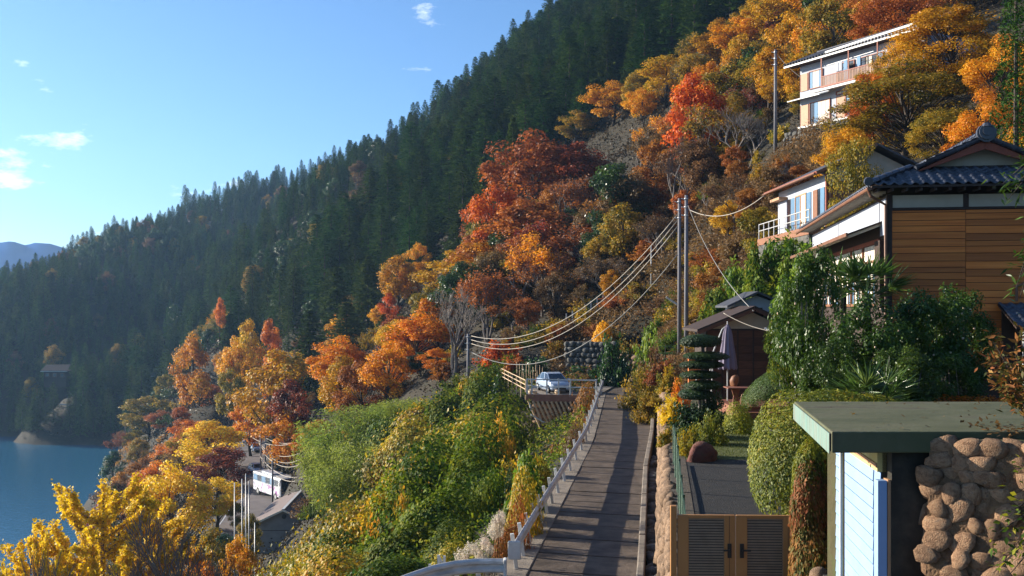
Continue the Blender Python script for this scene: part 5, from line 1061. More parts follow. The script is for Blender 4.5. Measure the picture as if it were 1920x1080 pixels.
for k, i in enumerate(dk_):
    far = ppx[i] < 400 and pts[i, 1] > 300; zone = 0 if far else 1 if (880 < ppx[i] < 1420 and ppy[i] > 330) else 2 if ppy[i] < 330 else 3; m_ = rng.choice(['olive', 'brown', 'russet', 'gold', 'maroon', 'orange', 'green'], p=[[.4, .3, 0, 0, 0, 0, .3], [.2, .34, .22, .05, .07, .02, .10], [.28, .05, .08, .36, .02, .13, .08], [.2, .06, .12, .26, .04, .22, .10]][zone])
    p = PB[k % 5] if rng.random() < .7 else PT_[1+k % 2]; hh = rng.uniform(6, 10.5) if pts[i, 1] > 110 else rng.uniform(3.0, 5.5); s = hh/p[2]
    o = root_at({'olive': 'oak_tree', 'brown': 'beech_tree', 'green': 'evergreen_oak'}.get(m_, 'maple_tree'), {'olive': 'olive autumn tree filling the wooded slope', 'brown': 'brown half-bare tree filling the wooded slope', 'russet': 'russet tree filling the wooded slope', 'gold': 'dull gold tree filling the wooded slope', 'maroon': 'maroon tree filling the wooded slope', 'orange': 'orange tree filling the wooded slope', 'green': 'green tree filling the wooded slope'}[m_], 'tree', pts[i, 0], pts[i, 1], z[i]-.2, (s*1.05, s*1.05, s), {'olive': 'olive', 'brown': 'brown', 'russet': 'russet', 'gold': 'gold', 'orange': 'orange', 'green': 'green', 'maroon': 'maroon'}[m_]+' trees filling the slope')
    inst('trunk', p[0], o); inst('crown', p[1], o, m=LF[m_])
# mixed broadleaved trees darkly visible on the shaded far slope
fk = ck[rest[mixed]]
for k, i in enumerate(fk):
    p = PB[k % 5]; s = rng.uniform(8, 13)/10; m_ = ['brown', 'green', 'olive', 'green'][k % 4]
    o = root_at('broadleaf_tree', 'dim broadleaved tree standing among the conifers on the mountain side', 'tree', pts[i, 0], pts[i, 1], z[i]-.2, (s, s, s), 'broadleaved trees among the mountain conifers'); inst('trunk', p[0], o); inst('crown', p[1], o, m=LF[m_])
def wild(seed, n, lf):
    """unit shrub of loose leafy shoots, ragged outline"""
    rng = np.random.default_rng(seed); K = 46; d = sphere_dirs(K, rng); d[:, 2] = np.abs(d[:, 2]); E_ = d*rng.uniform(.55, 1.12, K)[:, None]*[1, 1, .98]
    c = rng.integers(0, K, n); q = rng.uniform(.25, 1, n)**.7; P = E_[c]*q[:, None]*np.stack([q**.3, q**.3, np.ones(n)], 1)+rng.normal(0, .075, (n, 3)); P[:, 2] = np.abs(P[:, 2])
    tn = rng.uniform(.2, .8, K)[c]+rng.normal(0, .16, n); return leaf_mesh('leaves', P, rng.normal(0, .6, (n, 3))+d[c]*.5+[0, 0, .5], lf, .6, tn, rng, T=rng.normal(0, .8, (n, 3))+d[c]*.8, droop=.3)
WILDB = [wild(820+i, 4200, .10) for i in range(2)]
# ------------------------------------------------------------------ vine bank below the lane
GV = 'vine-covered mounds on the bank below the lane'
LV = {'vine': 'green vine-covered mound on the bank below the lane', 'vineyel': 'vine-covered mound with leaves turning yellow on the bank below the lane', 'lime': 'yellow-green leafy mound on the bank below the lane', 'vinered': 'mound of reddening vine on the bank below the lane'}
bank = [(930, 715, 66, 130, 'vine'), (870, 735, 64, 120, 'vine'), (940, 760, 62, 70, 'vine'), (905, 775, 57, 130, 'vineyel'), (835, 770, 60, 110, 'vineyel'), (790, 800, 58, 110, 'vineyel'), (735, 835, 58, 110, 'vineyel'), (850, 800, 52, 120, 'vine'),
        (900, 822, 50, 90, 'vine'), (690, 850, 62, 110, 'vine'), (660, 885, 58, 120, 'vineyel'), (720, 875, 50, 130, 'vineyel'), (800, 850, 46, 150, 'vine'), (890, 855, 43, 130, 'vine'), (920, 870, 40, 70, 'vine'), (610, 930, 58, 110, 'vineyel'), (650, 930, 50, 120, 'vineyel'),
        (745, 915, 42, 150, 'vine'), (830, 905, 38, 150, 'vine'), (575, 975, 56, 100, 'vineyel'), (610, 985, 50, 110, 'vineyel'), (680, 960, 42, 150, 'vineyel'), (770, 975, 36, 160, 'vine'), (850, 985, 34, 110, 'vine'), (545, 1005, 52, 100, 'vineyel'), (590, 1030, 46, 120, 'vineyel'), (700, 1010, 36, 150, 'vine'), (640, 1020, 40, 130, 'vine'),
        (500, 1035, 50, 90, 'vineyel'), (470, 1050, 52, 80, 'vineyel'), (790, 1040, 31, 150, 'vine'), (720, 1060, 30, 150, 'vine'), (640, 1065, 34, 140, 'vineyel'), (560, 1065, 42, 110, 'vineyel'), (520, 1075, 46, 100, 'vine'), (850, 1050, 29, 80, 'vineyel'), (440, 1065, 56, 90, 'vineyel'),
        (760, 742, 92, 110, 'vine'), (812, 728, 90, 110, 'vineyel'), (850, 735, 86, 110, 'vine'), (780, 770, 86, 110, 'vineyel'), (730, 775, 88, 100, 'vineyel'), (880, 712, 88, 100, 'vine'), (915, 706, 84, 80, 'vine'), (630, 850, 78, 100, 'vine'), (590, 900, 76, 90, 'vineyel'), (560, 940, 74, 80, 'vineyel'), (660, 815, 80, 110, 'vineyel'), (760, 765, 74, 110, 'vine'), (800, 735, 78, 110, 'vine'), (705, 790, 76, 100, 'vineyel'), (850, 715, 80, 90, 'vine')]
for k, (px, top, d, w, m_) in enumerate(bank):
    shrub(PM[k % 4], px, top, d, w*1.08, m_, LV[m_], GV+', '+m_, 'vine_mound', hmax=3.6, hmin=1.0)
rngb = np.random.default_rng(61)
for k in range(46):
    px, top, d, w, m_ = bank[rngb.integers(0, len(bank))]; m2 = ['vineyel', 'lime', 'vine', 'green'][k % 4]; q = rngb.uniform(.4, .75)
    shrub(WILDB[k % 2], min(px+rngb.uniform(-w, w)*.55, 930 if d > 45 else 985), top+rngb.uniform(-4, 26), d-rngb.uniform(.5, 2.5), w*q, m2, {'vineyel': 'loose shoots of yellowing vine on the bank below the lane', 'lime': 'loose shoots of fresh green vine on the bank below the lane', 'vine': 'loose green shoots sticking out of the vine bank', 'green': 'dark glossy shrub poking out of the vine bank'}[m2], 'loose shoots on the vine bank, '+m2, 'vine_shoots', hmax=3.4, hmin=1.0)
shrub(PMB[0], 990, 842, 33.5, 95, 'lime', 'bright yellow-green big-leaved shrub spilling over by the guard rail', None, 'hydrangea_shrub', zb=-8.6, hmax=5)
shrub(PMB[1], 965, 868, 31.5, 80, 'lime', 'smaller yellow-green shrub below the guard rail', None, 'hydrangea_shrub', zb=-9.2, hmax=5)
shrub(PMB[1], 1000, 838, 40, 80, 'vineyel', 'yellow-leaved shrub above the bright green one by the guard rail', None, 'hydrangea_shrub', zb=-8.6, hmax=5)
for k, (px, top, d, w, m_) in enumerate([(1100, 752, 67, 46, 'vinered'), (1085, 790, 60, 56, 'vinered'), (1098, 778, 58, 40, 'vineyel'), (1050, 845, 52, 60, 'vinered'), (1075, 830, 50, 50, 'brown')]):
    shrub(PM[k % 4], px, top, d, w, m_, 'creeper turning red over the wall between deck and guard rail', 'red creeper beside the parking deck', 'creeper', zb=-9.5, hmax=5)
for k, (px, top, d, w) in enumerate([(985, 935, 30, 70), (960, 965, 28.2, 60), (1000, 915, 32, 50), (945, 1005, 27.8, 46)]):
    shrub(PM[k % 4], px, top, d, w, 'vinered' if k % 2 else 'vineyel', 'russet weedy tuft beside the lower guard rail', 'weedy tufts by the guard rail', 'weed_tuft', zb=-8.2, hmax=3)
# pampas grass with pale plumes
rng = np.random.default_rng(77)
PG = thing('pampas_grass', 'pampas grass with pale fluffy plumes between the two guard rails', 'grass plant', (-.75, 25.2, -8.3))
def blades(n, L, spread, rng, up=1.0, wd=.035, droop=.7):
    V = []; Fc = []
    for i in range(n):
        a = rng.uniform(0, 6.28); s = rng.uniform(.2, 1)*spread; l = L*rng.uniform(.6, 1.1); o = Vector((rng.normal(0, .18), rng.normal(0, .18), 0)); h_ = Vector((math.cos(a), math.sin(a), 0)); sd_ = Vector((-h_.y, h_.x, 0))*wd*.5; k = len(V)
        for q in (0, .4, .75, 1): p = o+h_*s*q*q*l+Vector((0, 0, l*up*(q-.45*droop*q*q*s))); V += [p-sd_*(1-q*.9), p+sd_*(1-q*.9)]
        Fc += [(k, k+1, k+3, k+2), (k+2, k+3, k+5, k+4), (k+4, k+5, k+7, k+6)]
    me = bpy.data.meshes.new('blades'); me.from_pydata([tuple(v) for v in V], [], Fc); return me
bm_ = blades(260, 1.9, .8, rng); bm_.materials.append(LF['dry']); inst('blades', bm_, PG)
pl = []
for k, (px, py) in enumerate([(938, 968), (929, 975), (932, 985), (924, 990), (935, 995), (922, 997), (908, 1013), (926, 1003), (912, 1022), (900, 1024), (880, 1028), (888, 1030), (862, 1041), (872, 1048), (898, 1040), (905, 1050), (918, 1030), (940, 978)]):
    q = at(px, py, 25.0+.1*(k % 5)); s = rng.uniform(.09, .14); n = 260; e = sphere_dirs(n, rng); P = e*np.array([s, s, s*1.25])*(rng.uniform(.2, 1, n)**.5)[:, None]
    f = leaf_mesh('plume', P, e, .07, .22, rng.uniform(.5, 1, n), rng, T=e+np.array([.4, 0, -.3])); f.materials.append(leaf('plume_pale', [(.42, .33, .22), (.62, .52, .40), (.72, .64, .54)], trans=.4, val=.05))
    o = inst('plume', f, PG, q-Vector(PG.location)); MB().tube([(0, 0, 0), (-.05, .1, -.8), (-.1, .2, -1.9)], .008, 4).build('stalk', MATS['dry_grass'], o)
# bamboo grove
def bamboo(seed, culms=46, H=8.0, Rr=3.0, per=170):
    rng = np.random.default_rng(seed); P = []; T = []; mb = MB()
    for i in range(culms):
        a, r = rng.uniform(0, 6.28), Rr*rng.uniform(0, 1)**.5*.75; b = np.array([r*math.cos(a), r*math.sin(a), 0]); l = np.array([math.cos(a), math.sin(a), 0])*rng.uniform(.4, 1.6)+rng.normal(0, .3, 3)*[1, 1, 0]; h_ = H*rng.uniform(.7, 1.05)
        c = [b+l*q**2.2*1.3+np.array([0, 0, h_*(q-.16*q**4)]) for q in np.linspace(0, 1, 6)]
        mb.tube(c, [.05, .045, .04, .03, .02, .008], 5, caps=False)
        q = rng.uniform(.3, 1.02, per)**.8; k = np.minimum((q*5).astype(int), 4); f = np.minimum(q*5-k, 1)[:, None]; ca = np.array(c); pp = ca[k]*(1-f)+ca[k+1]*f
        P.append(pp+rng.normal(0, .42, (per, 3))*[1, 1, .7]); T.append(rng.normal(0, .6, (per, 3))+l*.5+[0, 0, -.55])
    P = np.concatenate(P); T = np.concatenate(T); n = len(P); cr = leaf_mesh('crown', P, rng.normal(0, 1, (n, 3))+[0, 0, 1], .42, .2, rng.uniform(.1, .9, n), rng, T=T); cr.materials.append(LF['bamboo']); tm = mb.mesh('culms'); tm.materials.append(LF['bamboo'])
    a = tm.attributes.new('tint', 'FLOAT', 'POINT'); return tm, cr, H, Rr
BA = [bamboo(500), bamboo(501)]
for a in [(BA[0], 640, 765, 98, 130), (BA[1], 700, 750, 102, 140), (BA[0], 735, 748, 100, 110), (BA[1], 610, 805, 96, 90), (BA[0], 668, 812, 90, 120), (BA[1], 640, 860, 88, 100), (BA[1], 765, 755, 98, 80)]:
    tree(*a, 'bamboo', 'feathery light green bamboo clump below the glowing orange tree', 'bamboo clumps', 'bamboo_clump', hmax=13)
# near ginkgo: upright arms sleeved in leaves
def ginkgo(seed, H=14.0, arms=26, lf=.17):
    rng = np.random.default_rng(seed); mb = MB(); P = []; tp = [Vector((0, 0, 0)), Vector((.1, 0, H*.4)), Vector((0, .1, H*.97))]; mb.tube(tp, [.3, .2, .03], 7)
    lines = [([Vector((.1, 0, H*.45)), Vector((0, .1, H))], .36)]
    for i in range(arms):
        z = H*rng.uniform(.28, .86); a = i*2.4+rng.normal(0, .3); L = (H-z)*rng.uniform(.34, .62)+1.2; h_ = Vector((math.cos(a), math.sin(a), 0))
        c = [Vector((0, 0, z)), Vector((0, 0, z))+h_*L*.5+Vector((0, 0, L*.35)), Vector((0, 0, z))+h_*L*.85+Vector((0, 0, L*.95))]; mb.tube(c, [.09, .06, .015], 5, caps=False); lines.append((c, .34))
        for j in range(2):
            p = c[1].lerp(c[2], rng.uniform(0, .6)); e = p+(h_+Vector(rng.normal(0, .7, 3))+Vector((0, 0, .7))).normalized()*L*.35; mb.tube([p, e], [.03, .008], 4, caps=False); lines.append(([p, e], .26))
    for c, r in lines:
        ln = sum((c[i+1]-c[i]).length for i in range(len(c)-1)); n = int(ln*150); q = rng.uniform(.08, 1.02, n)*(len(c)-1); k = np.minimum(q.astype(int), len(c)-2); f = (q-k)[:, None]; ca = np.array([p[:] for p in c])
        P.append(ca[k]*(1-f)+ca[k+1]*f+unit(rng.normal(0, 1, (n, 3)))*r*(rng.uniform(.15, 1, n)[:, None]))
    P = np.concatenate(P); n = len(P); cr = leaf_mesh('crown', P, rng.normal(0, 1, (n, 3))+[0, 0, .4], lf, .95, rng.uniform(0, 1, n), rng, droop=.3); cr.materials.append(LF['yellow']); tm = mb.mesh('trunk'); tm.materials.append(M_bark2)
    return tm, cr, H, 3.6
GKN = ginkgo(600); GK2 = ginkgo(601, 12)
tree(GKN, 192, 905, 62, 250, 'yellow', 'yellow ginkgo with upright leafy arms reaching in front of the lake', None, 'ginkgo_tree', hmax=18, hmin=9)
tree(GK2, 88, 1005, 58, 110, 'yellow', 'shorter yellow ginkgo low beside the upright one', None, 'ginkgo_tree', hmax=16, hmin=8)
tree(GK2, 6, 1056, 56, 60, 'yellow', 'yellow ginkgo top just showing at the lake edge of the garden', None, 'ginkgo_tree', hmax=16, hmin=7)
tree(GKN, 290, 985, 66, 170, 'gold', 'amber ginkgo behind bare twigs', None, 'ginkgo_tree', hmax=16, hmin=6)
tree(PT_[0], 330, 930, 56, 260, 'brown', 'leafless tree with long twigs in front of the ginkgos', None, 'bare_tree', hmax=14, hmin=7)
tree(PT_[0], 120, 990, 52, 200, 'brown', 'bare twiggy tree beneath the upright ginkgo', None, 'bare_tree', hmax=14, hmin=6)
tree(PCN, 215, 915, 74, 40, 'topiary', 'slim dark evergreen behind the upright ginkgo', None, 'cypress_tree', hmax=20, hmin=6)
for k, (px, top, d, w, m_) in enumerate([(360, 1010, 70, 90, 'orange'), (400, 985, 84, 90, 'olive'), (300, 1030, 60, 90, 'russet'), (420, 1000, 100, 80, 'green'), (250, 1040, 60, 90, 'orange'), (450, 1000, 72, 60, 'gold'), (340, 990, 120, 120, 'green'), (390, 1050, 56, 80, 'orange'), (470, 960, 100, 50, 'olive'), (440, 940, 118, 40, 'olive')]):
    tree(PB[k % 5], px, top, d, w, m_, {'orange': 'orange', 'olive': 'olive', 'russet': 'russet', 'green': 'dark green', 'gold': 'gold'}[m_]+' garden tree among the masts below the ginkgos', 'garden trees below the ginkgos, '+m_, 'garden_tree', hmax=9, hmin=3)

# ------------------------------------------------------------------ shrubs beside the upper lane and garden
def sh(me, px, top, d, w, m_, label, group=None, name='shrub', zb=GARDEN-.1, **k): return shrub(me, px, top, d, w, m_, label, group, name, zb=zb, **k)
M0, M1, M2, M3 = PM
WILD = [wild(800+i, [7000, 6000, 5200][i], [.085, .1, .12][i]) for i in range(3)]
for k, (px, top, d, w, m_, lb) in enumerate([
    (1205, 690, 66, 70, 'olive', 'dull olive shrub overhanging the lane'), (1225, 655, 70, 55, 'brown', 'dry brown shrub by the end of the lane'), (1240, 672, 62, 50, 'vinered', 'orange-red shrub at the lane end'), (1215, 735, 58, 55, 'olive', 'olive shrub low on the garden wall'),
    (1255, 690, 55, 45, 'vineyel', 'yellowing shrub beside the layered topiary'), (1235, 760, 48, 40, 'olive', 'weedy shrub on top of the garden wall'), (1258, 742, 40, 46, 'yellow', 'bright yellow shrub above the stone wall'), (1275, 720, 42, 36, 'redor', 'small red-leaved shrub beside the bright yellow one'),
    (1300, 755, 36, 80, 'topiary', 'dark green shrub behind the green fence'), (1335, 775, 34, 60, 'azalea', 'olive azalea beside the path lawn'), (1330, 735, 40, 60, 'topiary', 'green shrub under the layered topiary'), (1248, 800, 34, 26, 'vineyel', 'yellow vine hanging over the stone wall'), (1290, 800, 31.5, 50, 'vineyel', 'yellow-green plant by the rust-red rock')]):
    sh(WILD[k % 3], px, top, d, w*1.25, m_, lb, hmax=4.5, zb=GARDEN-.1 if px > 1235 or d < 56 else -6.6)
sh(M0, 1384, 766, 37, 46, 'azalea', 'low clipped hedge at the deck step', None, 'clipped_hedge', hmax=.9)
for (px, top, d, w, m_, lb) in [(1150, 632, 86, 66, 'green', 'glossy green large-leaved shrub beside the lit stone wall'), (1215, 588, 84, 52, 'lime', 'lime-green angel trumpet near the paired poles'), (1224, 535, 86, 40, 'lime', 'tall lime-green climber near the thin pale pole'), (1128, 600, 96, 44, 'gold', 'yellow shrub above the parked car'), (1095, 690, 88, 120, 'green', 'dark green low shrub behind the parked car'), (1160, 700, 88, 60, 'vine', 'green weeds at the lane end'),
        (1000, 670, 94, 70, 'green', 'green shrub behind the bean poles'), (1050, 640, 98, 60, 'olive', 'olive shrub on the slope above the car'), (940, 640, 100, 80, 'redor', 'orange-red bush by the cables'), (1035, 600, 104, 90, 'olive', 'dull shrub below the brown slope trees')]:
    sh(PMB[0] if w < 50 else WILD[2], px, top, d, w*1.2, m_, lb, zb=None, hmax=5, hmin=.8)
def big_shrub(seed, n, lf, H, Rr, wd=.5, stems=8):
    rng = np.random.default_rng(seed); K = 60; d = sphere_dirs(K, rng); rad = rng.uniform(.3, 1, K)**.5*lump(d, seed, 8, .3); C = d*rad[:, None]*[Rr*.85, Rr*.85, H*.38]+[0, 0, H*.58]
    c = rng.integers(0, K, n); e = sphere_dirs(n, rng); r = Rr*.24*rng.uniform(.8, 1.3, K)[c]
    P = C[c]+e*(rng.uniform(.2, 1, n)**.5*r)[:, None]*[1, 1, 1.0]; tn = rng.uniform(.2, .75, K)[c]+rng.normal(0, .16, n); me = leaf_mesh('crown', P, e*.7+[0, 0, .5], lf, wd, tn, rng, droop=.3); me.materials.append(LF['camellia'])
    mb = MB()
    for i in range(stems):
        q = Vector(C[rng.integers(0, K)]); a = 6.28*i/stems; s = Vector((.25*math.cos(a), .25*math.sin(a), -.1)); mb.tube([s, s.lerp(q, .45)+Vector((0, 0, .15)), q], [.035, .025, .008], 5, caps=False)
    tm = mb.mesh('trunk'); tm.materials.append(M_bark2); return tm, me, H, Rr
AT = [big_shrub(740+i, 3000, .26, 3.2, 1.25, .42) for i in range(2)]
for k, (px, top, d, w, lb) in enumerate([(1342, 526, 60, 62, 'round lime-green angel trumpet with bare stem behind the shed'), (1400, 548, 58, 66, 'yellow-green angel trumpet over the shed roof'), (1385, 485, 64, 66, 'green angel trumpet on the dry slope'), (1436, 440, 58, 76, 'angel trumpet with hanging yellow flowers below the white house'), (1480, 432, 57.5, 90, 'yellow-green angel trumpet under the white house terrace'), (1530, 430, 52, 90, 'angel trumpet between the two houses'), (1450, 520, 54, 90, 'yellow-green angel trumpet above the shed gable'), (1490, 500, 48, 100, 'leafy angel trumpet beside the camellia'), (1425, 500, 60, 70, 'small angel trumpet on the dry slope')]):
    tree(AT[k % 2], px, top, d, w, 'lime' if k % 3 else 'vine', lb, None, 'angel_trumpet', zb=None if d > 55.5 else -3.8, hmin=1.8, hmax=7.5)
rngs = np.random.default_rng(31)
for k in range(150):
    if k < 100: px, d = rngs.uniform(930, 1480), rngs.uniform(72, 132)
    else: px, d = rngs.uniform(560, 880), rngs.uniform(84, 200)
    x = (px-960)/F*d
    if (XL(d)-2 < x < XR(d)+2 and d < 96) or (960 < px < 1150 and d < 95) or (px > 1250 and d < 66): continue
    m_ = ['brown', 'olive', 'russet', 'vine', 'brown', 'vineyel'][k % 6]; s = rngs.uniform(1.0, 2.0); zb = gz1(x, d)-.15
    o = root_at('scrub_bush', {'brown': 'brown scrub bush', 'olive': 'olive scrub bush', 'russet': 'russet scrub bush', 'vine': 'green scrub bush', 'vineyel': 'yellowing scrub bush'}[m_]+' on the steep slope under the trees', 'shrub', x, d, zb, (s, s, s*rngs.uniform(.8, 1.3)), m_+' scrub on the slope'); inst('leaves', WILD[k % 3], o, m=LF[m_]); inst('stem', STEMS, o)
# bean poles
BP = thing('bean_poles', 'row of thin bean poles standing behind the parked car', 'poles')
for k in range(12): p = at(970+k*4.2, 0, 90); MB().tube([(p.x, 90+.1*(k % 3), -7.4), (p.x+.05*(k % 3-1), 90, -4.9-.15*(k % 4))], .03, 5).build('pole', M_strut, BP)
# fern-like tree by the poles
def fronds(n, L, rng, wd=.3, droop=.9, seg=9, m_='green'):
    out = []
    for i in range(n):
        a = 6.28*i/n+rng.normal(0, .2); h_ = np.array([math.cos(a), math.sin(a), 0]); P = []; T = []
        for q in np.linspace(.08, 1, seg*2):
            p = h_*q*L+np.array([0, 0, L*(.55*q-.6*droop*q*q)])
            for s in (-1, 1): P.append(p); T.append(h_*.6+s*np.array([-h_[1], h_[0], 0])+[0, 0, -.15])
        P = np.array(P); me = leaf_mesh('frond', P, np.tile([0, 0, 1.], (len(P), 1)), L*.28, .22, rng.uniform(.3, .9, len(P)), rng, T=np.array(T)); me.materials.append(LF[m_]); out.append(me)
    return out
rngf = np.random.default_rng(9)
FT = thing('tree_fern', 'fern-like plant with layered fronds beside the paired poles', 'fern', (at(1248, 0, 72).x, 72, gz1(at(1248, 0, 72).x, 72)-.1))
for lv in range(4):
    for me in fronds(7, 1.0-.12*lv, rngf): o = inst('frond', me, FT, (0, 0, 1.0+lv*.5))
MB().tube([(0, 0, 0), (0, 0, 2.7)], [.06, .03], 6).build('trunk', M_bark, FT)
# cloud-pruned tree
CT = thing('cloud_pruned_tree', 'cloud-pruned tree clipped into flat green tiers beside the parasol', 'topiary', (at(1316, 0, 40).x, 40, GARDEN))
PADM = mound(450, n=7000, lf=.10, hz_=.45, amp=.12, wd=.6, low=-.9, shell=.35)
for px, py, w, t_ in [(1316, 640, 72, .30), (1321, 668, 78, .20), (1318, 684, 76, .2), (1315, 703, 70, .2), (1322, 722, 66, .22), (1306, 740, 60, .25)]:
    p = at(px, py, 40); inst('tier', PADM, CT, (p.x-CT.location.x, 0, p.z-GARDEN), (0, 0, py), (w*40/F/2, w*40/F/2, t_*1.9), LF['topiary'])
for x, l in ((-.12, .1), (.1, -.06), (.3, -.15)): MB().tube([(x, 0, 0), (x+l, 0, 1.6), (x+l*1.5, .05, 3.1)], [.06, .05, .03], 6).build('trunk', M_bark2, CT)
FW = tag(MB().box(-.28, .28, -.1, .1, 0, 1.3).build('orange_board', LF['redor'] if False else mat('orange_board', [(.5, .13, .03), (.6, .2, .05)], rough=.8), loc=(at(1302, 0, 46).x, 46, GARDEN+1.1)), 'orange board standing behind the cloud-pruned tree', 'board')
for x in (-.2, .2): MB().bar((x, 0, -1.1), (x, 0, 0), .06).build('leg', M_beam, FW)
# pruned pine leaning to one side
PP = thing('pruned_pine', 'sloping clipped pine pad on a crooked trunk beside the deck', 'pine', (at(1434, 0, 30).x, 30, -3.0))
PPM = mound(451, n=15000, lf=.045, hz_=.5, amp=.1, wd=.35, low=-.55, shell=.3, droop=-.6)
o = inst('pad', PPM, PP, (.42, 0, .72), (0, R(-29), 0), (1.3, 1.0, .85), LF['pinegreen'])
MB().tube([(0, 0, -.6), (-.05, 0, .0), (.08, 0, .2), (-.12, 0, .38), (.25, 0, .7)], [.09, .08, .075, .06, .04], 8).build('trunk', M_bark, PP, smooth=True); MB().tube([(-.08, 0, .35), (-.35, .05, .55)], [.05, .02], 6).build('limb', M_bark, PP)
# camellias
CA = [big_shrub(700, 15000, .10, 3.2, 1.25), big_shrub(701, 15000, .10, 3.0, 1.3), big_shrub(702, 13000, .10, 2.8, 1.2)]
FLW = rock_mesh(77, sub=1)
for k, (px, top, d, w, zb, m_, lb) in enumerate([(1512, 462, 24, 115, -2.9, 'camellia', 'tall camellia with pale buds at the corner of the timber house'), (1625, 560, 22.5, 170, -2.7, 'camellia', 'broad camellia with pink buds in front of the palm'), (1740, 525, 23.5, 170, -2.6, 'camellia', 'dark camellia in front of the plank wall'), (1800, 545, 24.3, 130, -2.5, 'camellia', 'dark shrub between plank wall and lean-to'), (1490, 560, 26, 110, -3.0, 'vine', 'yellow-green shrub beside the corrugated awning'), (1700, 640, 21, 150, -2.7, 'camellia', 'low leafy shrub behind the green flat roof'), (1790, 660, 22, 120, -2.6, 'camellia', 'low dark shrub beside the lean-to posts'), (1555, 640, 21.5, 120, -2.9, 'camellia', 'low camellia behind the clipped azalea')]):
    o = tree(CA[k % 3], px, top, d, w, m_, lb, None, 'camellia_shrub', zb=zb, hmin=1, hmax=4.5)
    if k < 3:
        fr = np.random.default_rng(k+5)
        for j in range(22):
            e = unit(fr.normal(0, 1, (1, 3)))[0]*[1.12, 1.12, 1.1]+[0, 0, 1.75]; inst('bud', FLW, o, tuple(e), (0, 0, j), (.06, .06, .06), mat('camellia_bud', [(.55, .35, .24), (.65, .5, .36)], rough=.6))
# clipped azalea and its red-leaved neighbour
AZ = thing('clipped_azalea', 'big clipped azalea spilling over the path wall beside the flat green roof', 'shrub', (5.15, 17.6, -3.35))
for k, (x, y, z_, s, hh, m_) in enumerate([(-.08, 0, .45, .88, 1.25, 'azalea'), (.55, .6, .6, 1.05, 1.4, 'azalea'), (.2, -.5, -.2, .8, 1.0, 'azalea'), (1.15, .4, .45, 1.1, 1.35, 'azalea')]):
    me = mound(720+k, n=15000, lf=.06, hz_=.9, amp=.14, wd=.5, low=-.6, shell=.22, droop=.1); inst('leaves', me, AZ, (x, y, z_), (0, 0, 0), (s, s, hh), LF[m_])
MB().tube([(0, 0, -.9), (.1, 0, 0), (.2, .1, .8)], [.08, .06, .03], 7).build('stem', M_bark, AZ)
RS = thing('russet_shrub', 'russet small-leaved shrub growing against the white boarded wall', 'shrub', (4.05, 13.6, -4.0))
for k, (z_, s, hh) in enumerate([(.0, .33, .9), (.8, .30, .8), (1.25, .22, .6)]):
    me = mound(730+k, n=7000, lf=.13, hz_=.9, amp=.25, wd=.5, low=-.7, shell=.5); inst('leaves', me, RS, (0, .1*k, z_+.4), (0, 0, k), (s, s, hh), LF['nandina'] if k < 2 else LF['azalea'])
MB().tube([(0, 0, -.5), (0, 0, 1.6)], [.04, .015], 6).build('stem', M_bark, RS)
# fan palms
def palm(label, loc, n, Lf, stem, seed):
    rng = np.random.default_rng(seed); o = thing('fan_palm', label, 'palm', loc); MB().tube([(0, 0, -.3), (0, 0, stem)], [.09, .11], 8).build('trunk', M_bark, o)
    for i in range(n):
        a = 6.28*i/n+rng.normal(0, .25); el = rng.uniform(-.1, 1.1); h_ = Vector((math.cos(a)*math.cos(el), math.sin(a)*math.cos(el), math.sin(el))); c = Vector((0, 0, stem))+h_*Lf*.75; side = h_.cross(Vector((0, 0, 1))).normalized(); up = side.cross(h_)
        P = []; T = []
        for q in np.linspace(-1.35, 1.35, 27): t_ = h_*math.cos(q)+side*math.sin(q)+up*.12*math.cos(q*3); P.append(c[:]); T.append(t_[:])
        me = leaf_mesh('frond', np.array(P), np.tile(up[:], (27, 1)), Lf*.85, .085, np.full(27, rng.uniform(.2, .9))+rng.normal(0, .1, 27), rng, T=np.array(T), fold=.6); me.materials.append(LF['palm']); f = inst('frond', me, o); MB().tube([(0, 0, stem-.05), c], .014, 4).build('stalk', LF['palm'], f)
palm('fan palm low behind the green flat roof', (at(1640, 0, 19.5).x, 19.5, -2.9), 13, .62, 1.0, 1)
palm('taller fan palm against the timber house corner', (at(1625, 0, 26).x, 26, -2.6), 13, .8, 2.9, 2)
palm('second fan palm leaning out beside the lit windows', (at(1580, 0, 27.5).x, 27.5, -2.6), 11, .75, 3.1, 3)
# overhanging plants beside the near wall
def sprig(name, label, base, tips, n, lf, m_, seed, wd=.4):
    rng = np.random.default_rng(seed); o = thing(name, label, 'plant', base); P = []; T = []; mb = MB(); B_ = Vector(base)
    for t_ in tips:
        e = Vector(t_)-B_; m1 = e*.5+Vector((0, 0, .12)); mb.tube([(0, 0, 0), m1, e], [.012, .009, .003], 5, caps=False)
        for q in rng.uniform(.35, 1.03, n): p = (m1*(2*q) if q < .5 else m1.lerp(e, 2*q-1)); P.append(np.array(p[:])+rng.normal(0, .05, 3)); T.append(rng.normal(0, 1, 3)+np.array(e.normalized()[:])*.8+[0, 0, -.3])
    me = leaf_mesh('leaves', np.array(P), rng.normal(0, .6, (len(P), 3))+[0, 0, 1], lf, wd, rng.uniform(0, 1, len(P)), rng, T=np.array(T)); me.materials.append(LF[m_]); inst('leaves', me, o); mb.build('stem', M_bark, o); return o
tb = (4.65, 9.0, -1.2)
sprig('nandina', 'red-tinged nandina arching over the flat green roof', tb, [at(px, py, d) for px, py, d in [(1850, 665, 9), (1862, 640, 9.1), (1880, 690, 8.8), (1900, 650, 9), (1870, 720, 8.8), (1895, 735, 8.7), (1915, 690, 8.6), (1885, 665, 9.2), (1912, 620, 9), (1905, 710, 8.8), (1860, 695, 9)]], 60, .075, 'nandina', 41)
